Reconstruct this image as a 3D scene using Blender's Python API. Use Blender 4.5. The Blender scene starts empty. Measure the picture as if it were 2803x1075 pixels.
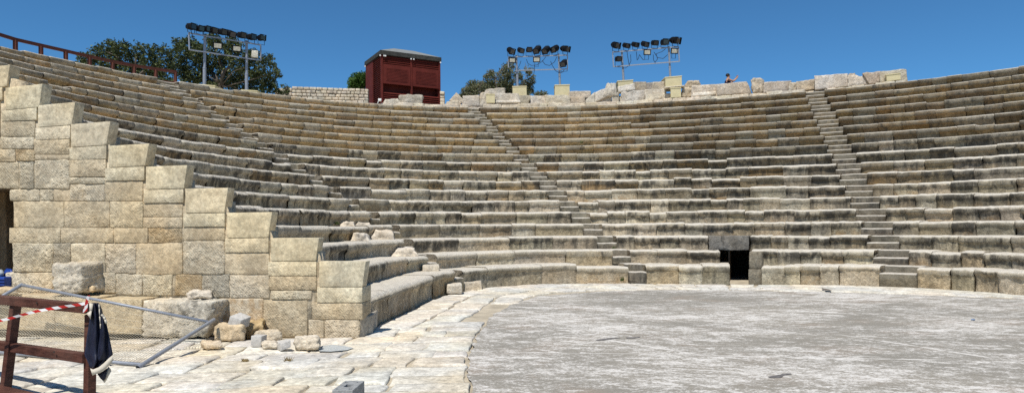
import bpy, bmesh, math, random
from mathutils import Vector, Matrix, noise

random.seed(11)
sc = bpy.context.scene
COL = sc.collection
R = random.uniform
sin, cos, pi, rad = math.sin, math.cos, math.pi, math.radians

# ------------------------------------------------------------------ camera
F, CX, CY, VOFF, ROLL, H = 1802.3, 1401.5, 537.5, 74.28, -0.0065, 1.688
def uv(x, y):
    u, v = x - CX, y - CY - VOFF
    c, s = cos(ROLL), sin(ROLL)
    return (u * c + v * s) / F, (v * c - u * s) / F
def P(x, y, D):
    a, b = uv(x, y)
    return Vector((a * D, D, H - b * D))
def PZ(x, y, z):
    a, b = uv(x, y)
    D = (H - z) / b
    return Vector((a * D, D, z))
cam = bpy.data.cameras.new('camera')
cam.sensor_width = 36.0
cam.lens = 36.0 * F / 2803
cam.shift_y = VOFF / 2803
cam.clip_start = 0.05
cam.clip_end = 6000
co = bpy.data.objects.new('camera', cam)
co.matrix_world = Matrix.Translation((0, 0, H)) @ Matrix.Rotation(pi / 2, 4, 'X') @ Matrix.Rotation(ROLL, 4, 'Z')
COL.objects.link(co)
sc.camera = co

# ------------------------------------------------------------------ light
w = bpy.data.worlds.new('World'); sc.world = w
w.use_nodes = True
SUN = Vector((-0.2, -0.55, 1.0)).normalized()
nt = w.node_tree
bg = nt.nodes['Background']
sky = nt.nodes.new('ShaderNodeTexSky')
sky.sky_type = 'NISHITA'
sky.sun_disc = False
sky.sun_elevation = math.asin(SUN.z)
sky.sun_rotation = math.atan2(SUN.x, SUN.y)
sky.altitude = 3000
sky.air_density = 1.0
sky.dust_density = 0.0
sky.ozone_density = 10.0
tintn = nt.nodes.new('ShaderNodeMix'); tintn.data_type = 'RGBA'; tintn.blend_type = 'MULTIPLY'
tintn.inputs[0].default_value = 1.0
tintn.inputs[7].default_value = (0.64, 0.975, 0.955, 1)
nt.links.new(sky.outputs[0], tintn.inputs[6])
nt.links.new(tintn.outputs[2], bg.inputs[0])
bg.inputs[1].default_value = 0.118
sl = bpy.data.lights.new('sun', 'SUN')
sl.energy = 4.6
sl.angle = rad(0.55)
sl.color = (1.0, 0.955, 0.88)
so = bpy.data.objects.new('sun', sl)
so.rotation_euler = (-SUN).to_track_quat('-Z', 'Y').to_euler()
so.location = (0, 0, 60)
COL.objects.link(so)
sc.view_settings.view_transform = 'Standard'
sc.view_settings.look = 'None'
sc.view_settings.exposure = 0.12
sc.view_settings.gamma = 1.0
sc.cycles.max_bounces = 6
sc.cycles.use_denoising = False

# ------------------------------------------------------------------ materials
def N(nt, typ, **kw):
    n = nt.nodes.new(typ)
    for k, v in kw.items():
        setattr(n, k, v)
    return n
def math_node(nt, op, a, b=None, clamp=False):
    n = N(nt, 'ShaderNodeMath', operation=op, use_clamp=clamp)
    for i, q in enumerate((a, b)):
        if q is None: continue
        if isinstance(q, (int, float)): n.inputs[i].default_value = q
        else: nt.links.new(q, n.inputs[i])
    return n.outputs[0]
def mixc(nt, fac, a, b, blend='MIX'):
    n = N(nt, 'ShaderNodeMix', data_type='RGBA', blend_type=blend)
    for i, q in ((0, fac), (6, a), (7, b)):
        if isinstance(q, (int, float)): n.inputs[i].default_value = q
        elif isinstance(q, tuple): n.inputs[i].default_value = q if len(q) == 4 else q + (1,)
        else: nt.links.new(q, n.inputs[i])
    return n.outputs[2]
def maprange(nt, x, a, b, c=0.0, d=1.0, smooth=True):
    n = N(nt, 'ShaderNodeMapRange')
    if smooth: n.interpolation_type = 'SMOOTHSTEP'
    nt.links.new(x, n.inputs[0])
    for i, q in enumerate((a, b, c, d)):
        if isinstance(q, (int, float)): n.inputs[i + 1].default_value = q
        else: nt.links.new(q, n.inputs[i + 1])
    return n.outputs[0]
def noise_tex(nt, vec, scale, detail=4.0, rough=0.6, dist=0.0, stretch=None):
    if stretch:
        m = N(nt, 'ShaderNodeMapping')
        m.inputs['Scale'].default_value = stretch
        nt.links.new(vec, m.inputs[0])
        vec = m.outputs[0]
    n = N(nt, 'ShaderNodeTexNoise')
    nt.links.new(vec, n.inputs['Vector'])
    n.inputs['Scale'].default_value = scale
    n.inputs['Detail'].default_value = detail
    n.inputs['Roughness'].default_value = rough
    n.inputs['Distortion'].default_value = dist
    return n.outputs['Fac']
def base_mat(name, rough=0.9, spec=0.2):
    m = bpy.data.materials.new(name)
    m.use_nodes = True
    nt = m.node_tree
    b = nt.nodes['Principled BSDF']
    b.inputs['Roughness'].default_value = rough
    b.inputs['Specular IOR Level'].default_value = spec
    geo = N(nt, 'ShaderNodeNewGeometry')
    return m, nt, b, geo.outputs['Position'], geo
def plain(name, col, rough=0.6, spec=0.3, metal=0.0, var=0.12, scale=9.0, bump=0.0):
    m, nt, b, pos, geo = base_mat(name, rough, spec)
    n = noise_tex(nt, pos, scale, 5)
    f = maprange(nt, n, 0.3, 0.7, 1 - var, 1 + var)
    c = mixc(nt, 1.0, tuple(col), (1, 1, 1), 'MULTIPLY')
    mm = N(nt, 'ShaderNodeVectorMath', operation='SCALE')
    nt.links.new(c, mm.inputs[0]); nt.links.new(f, mm.inputs['Scale'])
    nt.links.new(mm.outputs[0], b.inputs['Base Color'])
    b.inputs['Metallic'].default_value = metal
    if bump:
        bp = N(nt, 'ShaderNodeBump'); bp.inputs['Strength'].default_value = bump
        bp.inputs['Distance'].default_value = 0.02
        nt.links.new(n, bp.inputs['Height']); nt.links.new(bp.outputs[0], b.inputs['Normal'])
    return m
def stone(name, pit=0.5, bump=0.6, seat=False, white=(0.66, 0.61, 0.52), tool=False, cav=0.8):
    """limestone: per stone tint in attribute 'tint', wear in 'wear' (r lichen, g ochre, b height on the riser, >1 tread)"""
    m, nt, b, pos, geo = base_mat(name, 0.95, 0.12)
    at = N(nt, 'ShaderNodeAttribute', attribute_name='tint')
    we = N(nt, 'ShaderNodeAttribute', attribute_name='wear')
    sp = N(nt, 'ShaderNodeSeparateColor'); nt.links.new(we.outputs['Color'], sp.inputs[0])
    n1 = noise_tex(nt, pos, 2.3, 5, 0.65)
    n2 = noise_tex(nt, pos, 17.0, 6, 0.7)
    n3 = noise_tex(nt, pos, 70.0, 3, 0.6)
    f1 = maprange(nt, n1, 0.3, 0.7, 0.80, 1.16)
    f2 = maprange(nt, n2, 0.28, 0.72, 0.72, 1.22)
    f = math_node(nt, 'MULTIPLY', f1, f2)
    n5 = noise_tex(nt, pos, 7.5, 6, 0.75)
    f = math_node(nt, 'MULTIPLY', f, maprange(nt, n5, 0.30, 0.70, 0.70, 1.26) if seat else maprange(nt, n5, 0.30, 0.70, 0.84, 1.14))
    sc_ = N(nt, 'ShaderNodeVectorMath', operation='SCALE')
    nt.links.new(at.outputs['Color'], sc_.inputs[0]); nt.links.new(f, sc_.inputs['Scale'])
    col = sc_.outputs[0]
    # warm / grey drift
    n4 = noise_tex(nt, pos, 0.9, 3, 0.5)
    drift = mixc(nt, maprange(nt, n4, 0.35, 0.65), (0.97, 0.99, 1.02), (1.05, 1.0, 0.92))
    col = mixc(nt, 1.0, col, drift, 'MULTIPLY')
    hgt = sp.outputs[2]
    # ochre at the foot
    og = noise_tex(nt, pos, 5.0, 4, 0.6, 0.3)
    om = math_node(nt, 'MULTIPLY', maprange(nt, og, 0.40, 0.62), sp.outputs[1])
    if seat:
        om = math_node(nt, 'MULTIPLY', om, maprange(nt, hgt, 0.75, 0.3))
    col = mixc(nt, math_node(nt, 'MULTIPLY', om, 0.75), col, (0.34, 0.20, 0.075))
    if seat:
        # grey lichen film on the upper band of the seat front, dull wash elsewhere
        fa = math_node(nt, 'MULTIPLY', maprange(nt, hgt, 0.74, 0.86), maprange(nt, noise_tex(nt, pos, 3.1, 4, 0.6), 0.3, 0.6, 0.15, 0.7))
        lum = N(nt, 'ShaderNodeRGBToBW'); nt.links.new(at.outputs['Color'], lum.inputs[0])
        gl = N(nt, 'ShaderNodeVectorMath', operation='SCALE'); gl.inputs[0].default_value = (1.10, .99, .77)
        nt.links.new(math_node(nt, 'ADD', math_node(nt, 'MULTIPLY', lum.outputs[0], .75), .075), gl.inputs['Scale'])
        col = mixc(nt, fa, col, gl.outputs[0])
        ws = noise_tex(nt, pos, 1.6, 5, 0.6, 0.3, (1.0, 1.0, 0.5))
        col = mixc(nt, maprange(nt, ws, 0.46, 0.68, 0.0, 0.62), col, mixc(nt, 1.0, col, (0.42, 0.42, 0.43), 'MULTIPLY'))
    # black lichen in vertical runs
    ln = noise_tex(nt, pos, 4.6, 6, 0.66, 0.4, (1.0, 1.0, 0.25 if seat else 0.8))
    thr = math_node(nt, 'SUBTRACT', 0.80, math_node(nt, 'MULTIPLY', sp.outputs[0], 0.36))
    lo = math_node(nt, 'SUBTRACT', thr, 0.13); hi = math_node(nt, 'ADD', thr, 0.12)
    lm = maprange(nt, ln, lo, hi)
    if seat:
        lm = math_node(nt, 'MULTIPLY', lm, maprange(nt, hgt, 0.0, 0.7, 0.25, 1.0))
        lm = math_node(nt, 'MULTIPLY', lm, maprange(nt, hgt, 1.0, 1.45, 1.0, 0.35))
    lm = math_node(nt, 'MULTIPLY', lm, 0.86)
    col = mixc(nt, lm, col, (0.045, 0.043, 0.038))
    if seat:
        tn = maprange(nt, noise_tex(nt, pos, 11.0, 5, 0.7), 0.25, 0.7, 0.55, 1.0)
        tm = math_node(nt, 'MULTIPLY', maprange(nt, hgt, 1.02, 1.45), tn)
        col = mixc(nt, tm, col, white)
    # pit darkening: colour multiplied down where the cavity noise is low
    cv = noise_tex(nt, pos, 26.0, 6, 0.78)
    cm = math_node(nt, 'MULTIPLY', maprange(nt, cv, 0.42, 0.30), maprange(nt, n1, 0.36, 0.56))
    cvf = 1.0 if seat else math_node(nt, 'ADD', sp.outputs[2], 0.25)
    cm = math_node(nt, 'MULTIPLY', cm, cvf)
    col = mixc(nt, math_node(nt, 'MULTIPLY', cm, cav), col, mixc(nt, 1.0, col, (0.44, 0.40, 0.34), 'MULTIPLY'))
    nt.links.new(col, b.inputs['Base Color'])
    v = N(nt, 'ShaderNodeTexVoronoi'); v.inputs['Scale'].default_value = 14.0
    nt.links.new(pos, v.inputs['Vector'])
    pitm = maprange(nt, v.outputs['Distance'], 0.0, 0.35, 0.0, 1.0)
    hsum = math_node(nt, 'ADD', math_node(nt, 'MULTIPLY', math_node(nt, 'ADD', math_node(nt, 'ADD', n2, math_node(nt, 'MULTIPLY', n5, 1.2)), math_node(nt, 'MULTIPLY', math_node(nt, 'MULTIPLY', cv, 0.9), cvf)), 1.0), math_node(nt, 'MULTIPLY', n3, 0.35))
    pn = maprange(nt, n1, 0.42, 0.6)
    hsum = math_node(nt, 'ADD', hsum, math_node(nt, 'MULTIPLY', math_node(nt, 'MULTIPLY', pitm, pn), pit))
    if tool:
        wv = N(nt, 'ShaderNodeTexWave'); wv.inputs['Scale'].default_value = 9.0
        wv.inputs['Distortion'].default_value = 6.0; wv.inputs['Detail'].default_value = 3.0
        mp = N(nt, 'ShaderNodeMapping'); mp.inputs['Rotation'].default_value = (0, rad(40), 0)
        nt.links.new(pos, mp.inputs[0]); nt.links.new(mp.outputs[0], wv.inputs['Vector'])
        hsum = math_node(nt, 'ADD', hsum, math_node(nt, 'MULTIPLY', wv.outputs['Fac'], 0.22))
    bp = N(nt, 'ShaderNodeBump'); bp.inputs['Strength'].default_value = bump
    if not seat: nt.links.new(math_node(nt, 'ADD', math_node(nt, 'MULTIPLY', sp.outputs[2], bump * .75), bump * .38), bp.inputs['Strength'])
    bp.inputs['Distance'].default_value = 0.03
    nt.links.new(hsum, bp.inputs['Height']); nt.links.new(bp.outputs[0], b.inputs['Normal'])
    return m
M = {}
M['seat'] = stone('seat_limestone', 0.5, 0.75, seat=True)
M['step'] = stone('step_limestone', 0.3, 0.7, seat=True, white=(0.60, 0.55, 0.47))
M['ashlar'] = stone('ashlar_limestone', 1.2, 0.8, tool=True)
M['newstone'] = stone('dressed_limestone', 0.5, 0.6, cav=0.45)
M['rock'] = stone('rough_limestone', 0.8, 0.8)
M['paving'] = stone('paving_limestone', 0.4, 0.8, cav=0.55)
M['plinth'] = plain('cream_render', (0.56, 0.49, 0.30), 0.85, 0.1, var=0.06, scale=4, bump=0.1)
M['galv'] = plain('galvanised_steel', (0.27, 0.29, 0.33), 0.5, 0.4, 0.3, 0.1, 12)
M['wire'] = plain('weathered_wire', (0.50, 0.44, 0.33), 0.6, 0.4, 0.2)
M['black'] = plain('black_lamp_housing', (0.007, 0.007, 0.008), 0.6, 0.15, 0.0, 0.2)
M['dark'] = plain('black_cable', (0.01, 0.012, 0.02), 0.6)
M['lens'] = plain('dark_lens', (0.02, 0.022, 0.026), 0.12, 0.6)
M['flood'] = plain('floodlight_glass', (0.50, 0.47, 0.38), 0.25, 0.5, var=0.25, scale=14)
M['white_tag'] = plain('white_connector', (0.75, 0.75, 0.72), 0.5)
M['redmetal'] = plain('red_brown_paint', (0.115, 0.022, 0.016), 0.7, 0.12, var=0.14, scale=2.5)
M['eave'] = plain('weathered_eave', (0.05, 0.05, 0.045), 0.8, 0.1, var=0.3, scale=6)
M['roofgrey'] = plain('grey_roof_sheet', (0.22, 0.225, 0.21), 0.6, 0.3, var=0.1, scale=3)
M['rail'] = plain('rust_brown_railing', (0.10, 0.030, 0.018), 0.65, 0.25, var=0.2)
M['bark'] = plain('grey_bark', (0.12, 0.10, 0.08), 0.9, 0.1, var=0.3, bump=0.5)
M['soil'] = plain('dry_soil', (0.30, 0.25, 0.17), 1.0, 0.05, var=0.25, scale=1.4, bump=0.3)
M['dirt'] = plain('pale_dust', (0.43, 0.375, 0.285), 1.0, 0.05, var=0.2, scale=3.0, bump=0.4)
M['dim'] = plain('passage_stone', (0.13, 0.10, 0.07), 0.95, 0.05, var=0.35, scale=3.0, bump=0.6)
M['concrete'] = plain('grey_concrete', (0.47, 0.45, 0.415), 0.9, 0.1, var=0.15, scale=22, bump=0.35)
M['darkconcrete'] = plain('dark_grey_concrete', (0.27, 0.275, 0.27), 0.9, 0.15, var=0.2, scale=22, bump=0.4)
M['gravel'] = plain('grey_gravel', (0.46, 0.475, 0.46), 0.95, 0.1, var=0.3, scale=60, bump=0.8)
M['paleblue'] = plain('faded_blue_plastic', (0.16, 0.24, 0.38), 0.6, 0.2)
M['blue'] = plain('blue_plastic', (0.012, 0.05, 0.28), 0.4, 0.4)
M['greycloth'] = plain('grey_sacking', (0.30, 0.33, 0.36), 0.9, 0.1, var=0.3)
M['skin'] = plain('skin', (0.42, 0.23, 0.15), 0.6, 0.3)
M['hair'] = plain('dark_hair', (0.015, 0.012, 0.011), 0.6, 0.3)
M['navy'] = plain('navy_cloth', (0.010, 0.013, 0.045), 0.85, 0.15, var=0.25)
M['purple'] = plain('purple_cloth', (0.08, 0.05, 0.20), 0.85, 0.15)
M['denim'] = plain('denim', (0.05, 0.07, 0.13), 0.9, 0.1)
M['phone'] = plain('pink_phone_case', (0.35, 0.16, 0.18), 0.4)
M['cream'] = plain('cream_trim', (0.56, 0.51, 0.42), 0.9, 0.1, var=0.1)

def wood_mat():
    m, nt, b, pos, geo = base_mat('brown_stained_timber', 0.6, 0.3)
    n = noise_tex(nt, pos, 9.0, 6, 0.65, 0.5, (0.5, 1.0, 3.0))
    n2 = noise_tex(nt, pos, 1.7, 3)
    c = mixc(nt, maprange(nt, n, 0.3, 0.7), (0.045, 0.016, 0.011), (0.125, 0.050, 0.034))
    c = mixc(nt, maprange(nt, n2, 0.5, 0.75, 0, 0.35), c, (0.20, 0.12, 0.09))
    nt.links.new(c, b.inputs['Base Color'])
    bp = N(nt, 'ShaderNodeBump'); bp.inputs['Strength'].default_value = 0.35; bp.inputs['Distance'].default_value = 0.01
    nt.links.new(n, bp.inputs['Height']); nt.links.new(bp.outputs[0], b.inputs['Normal'])
    return m
M['wood'] = wood_mat()

def cloth_mat():
    m, nt, b, pos, geo = base_mat('navy_tracksuit_fabric', 0.55, 0.3)
    n = noise_tex(nt, pos, 14.0, 4, 0.6, 0.3, (1.0, 1.0, 0.5))
    c = mixc(nt, maprange(nt, n, 0.3, 0.7), (0.006, 0.008, 0.020), (0.016, 0.020, 0.042))
    nt.links.new(c, b.inputs['Base Color'])
    bp = N(nt, 'ShaderNodeBump'); bp.inputs['Strength'].default_value = 0.5; bp.inputs['Distance'].default_value = 0.02
    nt.links.new(n, bp.inputs['Height']); nt.links.new(bp.outputs[0], b.inputs['Normal'])
    return m
M['jacket'] = cloth_mat()

def tape_mat():
    m, nt, b, pos, geo = base_mat('red_white_tape', 0.4, 0.4)
    u = N(nt, 'ShaderNodeUVMap')
    sx = N(nt, 'ShaderNodeSeparateXYZ'); nt.links.new(u.outputs[0], sx.inputs[0])
    fr = math_node(nt, 'FRACT', math_node(nt, 'ADD', math_node(nt, 'MULTIPLY', sx.outputs[0], 1.0), math_node(nt, 'MULTIPLY', sx.outputs[1], 0.3)))
    c = mixc(nt, math_node(nt, 'GREATER_THAN', fr, 0.5), (0.50, 0.02, 0.018), (0.78, 0.77, 0.76))
    nt.links.new(c, b.inputs['Base Color'])
    return m
M['tape'] = tape_mat()

def leaf_mat(name, c0, c1, c2, rough=0.5, spec=0.22):
    m, nt, b, pos, geo = base_mat(name, rough, spec)
    at = N(nt, 'ShaderNodeAttribute', attribute_name='tint')
    sp = N(nt, 'ShaderNodeSeparateColor'); nt.links.new(at.outputs['Color'], sp.inputs[0])
    c = mixc(nt, sp.outputs[0], c0, c1)
    c = mixc(nt, maprange(nt, sp.outputs[1], 0.75, 1.0), c, c2)
    nt.links.new(c, b.inputs['Base Color'])
    tr = N(nt, 'ShaderNodeBsdfTranslucent'); nt.links.new(c, tr.inputs[0])
    mx = N(nt, 'ShaderNodeMixShader'); mx.inputs[0].default_value = 0.22
    nt.links.new(b.outputs[0], mx.inputs[1]); nt.links.new(tr.outputs[0], mx.inputs[2])
    nt.links.new(mx.outputs[0], nt.nodes['Material Output'].inputs[0])
    return m
M['carob'] = leaf_mat('carob_leaves', (0.032, 0.044, 0.017), (0.095, 0.118, 0.045), (0.21, 0.25, 0.10))
M['bushleaf'] = leaf_mat('bright_leaves', (0.03, 0.075, 0.012), (0.075, 0.15, 0.025), (0.12, 0.2, 0.04))
M['tamarisk'] = leaf_mat('grey_green_foliage', (0.10, 0.12, 0.055), (0.21, 0.215, 0.125), (0.30, 0.245, 0.16), 0.8, 0.1)
M['weed'] = leaf_mat('weed_leaves', (0.05, 0.08, 0.02), (0.10, 0.13, 0.04), (0.2, 0.18, 0.08), 0.8, 0.1)
M['drygrass'] = leaf_mat('dry_grass', (0.22, 0.16, 0.07), (0.34, 0.26, 0.13), (0.4, 0.3, 0.16), 0.9, 0.1)

def floor_mat():
    m, nt, b, pos, geo = base_mat('worn_orchestra_concrete', 0.95, 0.15)
    mp = N(nt, 'ShaderNodeMapping'); mp.inputs['Rotation'].default_value = (0, 0, rad(14))
    nt.links.new(pos, mp.inputs[0]); p = mp.outputs[0]
    big = noise_tex(nt, p, 0.33, 3, 0.5, 0.8, (0.55, 1.0, 1.0))
    med = noise_tex(nt, p, 1.15, 5, 0.6, 1.0, (0.45, 1.0, 1.0))
    streak = noise_tex(nt, p, 4.2, 8, 0.75, 0.8, (0.40, 1.0, 1.0))
    mp2 = N(nt, 'ShaderNodeMapping'); mp2.inputs['Rotation'].default_value = (0, 0, rad(-34))
    nt.links.new(pos, mp2.inputs[0])
    streak2 = noise_tex(nt, mp2.outputs[0], 3.0, 8, 0.78, 0.5, (0.16, 1.0, 1.0))
    fine = noise_tex(nt, pos, 24.0, 6, 0.82)
    grit = noise_tex(nt, pos, 110.0, 2, 0.6)
    s = math_node(nt, 'MULTIPLY', streak, 0.40)
    s = math_node(nt, 'ADD', s, math_node(nt, 'MULTIPLY', streak2, 0.34))
    s = math_node(nt, 'ADD', s, math_node(nt, 'MULTIPLY', big, 0.34))
    s = math_node(nt, 'ADD', s, math_node(nt, 'MULTIPLY', med, 0.44))
    spk = noise_tex(nt, p, 8.5, 8, 0.85, 0.3, (0.55, 1.0, 1.0))
    s = math_node(nt, 'ADD', s, math_node(nt, 'MULTIPLY', spk, 1.0))
    s = math_node(nt, 'ADD', s, math_node(nt, 'MULTIPLY', fine, 0.75))
    wm = maprange(nt, s, 1.56, 1.80)
    # scraped lines and seams left in the surface
    sx = N(nt, 'ShaderNodeSeparateXYZ'); nt.links.new(pos, sx.inputs[0])
    for (qa, qb, wd) in (((1400, 962), (2600, 984), .020), ((1640, 925), (1990, 982), .030), ((2300, 915), (2760, 985), .035), ((1810, 1005), (2400, 1042), .02)):
        A, B = PZ(*qa, -.158), PZ(*qb, -.158)
        d = (B - A).normalized(); nx_, ny_ = -d.y, d.x; c0 = A.x * nx_ + A.y * ny_
        t0, t1 = A.x * d.x + A.y * d.y, B.x * d.x + B.y * d.y
        dist = math_node(nt, 'ADD', math_node(nt, 'ADD', math_node(nt, 'MULTIPLY', sx.outputs[0], nx_), math_node(nt, 'MULTIPLY', sx.outputs[1], ny_)), -c0)
        dist = math_node(nt, 'ABSOLUTE', math_node(nt, 'ADD', dist, math_node(nt, 'MULTIPLY', math_node(nt, 'SUBTRACT', med, 0.5), .16)))
        al = math_node(nt, 'ADD', math_node(nt, 'MULTIPLY', sx.outputs[0], d.x), math_node(nt, 'MULTIPLY', sx.outputs[1], d.y))
        m_ = math_node(nt, 'MULTIPLY', maprange(nt, dist, wd * 1.6, wd * .4), math_node(nt, 'MULTIPLY', maprange(nt, al, t0 - .2, t0 + .3), maprange(nt, al, t1 + .3, t1 - .2)))
        m_ = math_node(nt, 'MULTIPLY', m_, maprange(nt, streak, 0.35, 0.55))
        wm = math_node(nt, 'MAXIMUM', wm, m_)
    grey = mixc(nt, maprange(nt, big, 0.35, 0.65), (0.315, 0.293, 0.250), (0.365, 0.332, 0.276))
    grey = mixc(nt, maprange(nt, noise_tex(nt, pos, 0.8, 5, 0.6), 0.50, 0.70, 0, 0.8), grey, (0.36, 0.302, 0.242))
    grey = mixc(nt, maprange(nt, grit, 0.30, 0.72, 0.0, 0.55), mixc(nt, 1.0, grey, (0.74, 0.74, 0.74), 'MULTIPLY'), grey)
    c = mixc(nt, wm, grey, (0.68, 0.65, 0.60))
    vor = N(nt, 'ShaderNodeTexVoronoi'); vor.inputs['Scale'].default_value = 34.0
    nt.links.new(pos, vor.inputs['Vector'])
    peb = math_node(nt, 'MULTIPLY', maprange(nt, vor.outputs['Distance'], 0.24, 0.16), maprange(nt, fine, 0.48, 0.6))
    c = mixc(nt, math_node(nt, 'MULTIPLY', peb, 0.7), c, (0.68, 0.63, 0.57))
    nt.links.new(c, b.inputs['Base Color'])
    h = math_node(nt, 'ADD', fine, math_node(nt, 'MULTIPLY', grit, 0.6))
    bp = N(nt, 'ShaderNodeBump'); bp.inputs['Strength'].default_value = 0.55; bp.inputs['Distance'].default_value = 0.015
    nt.links.new(h, bp.inputs['Height']); nt.links.new(bp.outputs[0], b.inputs['Normal'])
    return m
M['floor'] = floor_mat()

# ------------------------------------------------------------------ mesh tools
def nz(p, f=1.0, s=0.0):
    return noise.noise(Vector((p[0] * f + s, p[1] * f - s * 1.7, p[2] * f + s * 0.6)))
class MB:
    def __init__(self):
        self.v, self.f, self.t, self.w = [], [], [], []
        self.uv = None
    def add(self, vs, fs, tint=(0.5, 0.45, 0.36), wear=(0, 0, 0)):
        o = len(self.v)
        self.v += [Vector(p) for p in vs]
        self.f += [[i + o for i in q] for q in fs]
        if isinstance(tint, list): self.t += tint
        else: self.t += [tint] * len(vs)
        if isinstance(wear, list): self.w += wear
        else: self.w += [wear] * len(vs)
    def build(self, name, mat, parent=None, smooth=False, local=False, recalc=True):
        """link as one mesh object; verts are world coordinates unless local"""
        if parent is not None:
            off = Vector((0, 0, 0)) if local else parent.location
        else:
            if local: off = Vector((0, 0, 0))
            else:
                xs = [p.x for p in self.v]; ys = [p.y for p in self.v]; zs = [p.z for p in self.v]
                off = Vector(((min(xs) + max(xs)) / 2, (min(ys) + max(ys)) / 2, min(zs)))
        me = bpy.data.meshes.new(name)
        me.from_pydata([tuple(p - off) for p in self.v], [], self.f)
        a = me.color_attributes.new('tint', 'FLOAT_COLOR', 'POINT')
        a.data.foreach_set('color', [c for t in self.t for c in (t[0], t[1], t[2], 1.0)])
        a = me.color_attributes.new('wear', 'FLOAT_COLOR', 'POINT')
        a.data.foreach_set('color', [c for t in self.w for c in (t[0], t[1], t[2], 1.0)])
        if self.uv is not None:
            ul = me.uv_layers.new(name='UVMap')
            for lp in me.loops:
                ul.data[lp.index].uv = self.uv[lp.vertex_index]
        if recalc:
            bm = bmesh.new(); bm.from_mesh(me)
            bmesh.ops.recalc_face_normals(bm, faces=bm.faces)
            bm.to_mesh(me); bm.free()
        if smooth:
            me.polygons.foreach_set('use_smooth', [True] * len(me.polygons))
        me.materials.append(mat)
        o = bpy.data.objects.new(name, me)
        COL.objects.link(o)
        if parent is not None: o.parent = parent
        else: o.location = off
        return o
def tag(o, label=None, cat=None, group=None, kind=None):
    if label: o['label'] = label
    if cat: o['category'] = cat
    if group: o['group'] = group
    if kind: o['kind'] = kind
    return o
def thing(name, label, cat, loc, group=None, rz=0.0):
    o = bpy.data.objects.new(name, None)
    o.empty_display_size = 0.2
    o.location = loc; o.rotation_euler = (0, 0, rz)
    COL.objects.link(o)
    return tag(o, label, cat, group)
def copy_tree(o, parent=None):
    c = o.copy(); COL.objects.link(c)
    if parent is not None: c.parent = parent
    for ch in list(o.children): copy_tree(ch, c)
    return c

_grid = {}
def box_grid(nx, ny, nz_):
    key = (nx, ny, nz_)
    if key in _grid: return _grid[key]
    idx, vs, fs = {}, [], []
    def vid(i, j, k):
        t = (i, j, k)
        if t not in idx:
            idx[t] = len(vs); vs.append((i / nx - .5, j / ny - .5, k / nz_ - .5))
        return idx[t]
    for i in range(nx):
        for j in range(ny):
            fs.append((vid(i, j, 0), vid(i, j + 1, 0), vid(i + 1, j + 1, 0), vid(i + 1, j, 0)))
            fs.append((vid(i, j, nz_), vid(i + 1, j, nz_), vid(i + 1, j + 1, nz_), vid(i, j + 1, nz_)))
    for i in range(nx):
        for k in range(nz_):
            fs.append((vid(i, 0, k), vid(i + 1, 0, k), vid(i + 1, 0, k + 1), vid(i, 0, k + 1)))
            fs.append((vid(i, ny, k), vid(i, ny, k + 1), vid(i + 1, ny, k + 1), vid(i + 1, ny, k)))
    for j in range(ny):
        for k in range(nz_):
            fs.append((vid(0, j, k), vid(0, j, k + 1), vid(0, j + 1, k + 1), vid(0, j + 1, k)))
            fs.append((vid(nx, j, k), vid(nx, j + 1, k), vid(nx, j + 1, k + 1), vid(nx, j, k + 1)))
    _grid[key] = (vs, fs)
    return _grid[key]
def round_box(dims, r, n=(6, 4, 4)):
    """rounded box, unit coordinates back in -.5...5"""
    vs, fs = box_grid(*n)
    out = []
    hd = [d / 2 for d in dims]
    r = min([r] + [h * 0.98 for h in hd])
    def remap(t, i):
        m = n[i]
        if m < 3: return t
        k = round((t + .5) * m); e = min(.30, r / dims[i])
        if k == 0: return -.5
        if k == m: return .5
        return -.5 + e + (1 - 2 * e) * (k - 1) / (m - 2)
    for p in vs:
        q = [remap(p[i], i) * dims[i] for i in range(3)]
        inner = [max(-(hd[i] - r), min(hd[i] - r, q[i])) for i in range(3)]
        d = Vector([q[i] - inner[i] for i in range(3)])
        if d.length > 1e-9: d = d.normalized() * r
        out.append(tuple((inner[i] + d[i]) / dims[i] for i in range(3)))
    return out, fs
def hexa(mb, c, r=0.03, n=(6, 4, 4), amp=0.015, freq=5.0, tint=(0.5, 0.45, 0.36), wear=(0, 0, 0), amp2=None, seed=None):
    """rounded noisy block on eight corners: front bl, br, tr, tl then back bl, br, tr, tl"""
    c = [Vector(p) for p in c]
    W = ((c[1] - c[0]).length + (c[2] - c[3]).length) / 2
    Hh = ((c[3] - c[0]).length + (c[2] - c[1]).length) / 2
    T = ((c[4] - c[0]).length + (c[6] - c[2]).length) / 2
    pts, fs = round_box((W, T, Hh), r, n)
    seed = R(0, 90) if seed is None else seed
    ctr = sum(c, Vector()) / 8
    out = []
    amp2 = amp * 0.5 if amp2 is None else amp2
    for (a, b, d) in pts:
        a, b, d = a + .5, b + .5, d + .5
        f = (c[0] * (1 - a) + c[1] * a) * (1 - d) + (c[3] * (1 - a) + c[2] * a) * d
        k = (c[4] * (1 - a) + c[5] * a) * (1 - d) + (c[7] * (1 - a) + c[6] * a) * d
        p = f * (1 - b) + k * b
        dr = (p - ctr); dr.normalize()
        p = p + dr * (amp * nz(p, freq, seed) + amp2 * nz(p, freq * 2.7, seed + 9))
        out.append(p)
    mb.add(out, fs, tint, wear)
def view_block(mb, px, D, th, r=0.05, **kw):
    """block with its front traced at depth D (px: bl, br, tr, tl), running back th metres"""
    f = [P(x, y, D) for x, y in px]
    c = sum(f, Vector()) / 4
    d = Vector((c.x, c.y, 0)).normalized() * th
    hexa(mb, f + [p + d for p in f], r, **kw)
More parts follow.
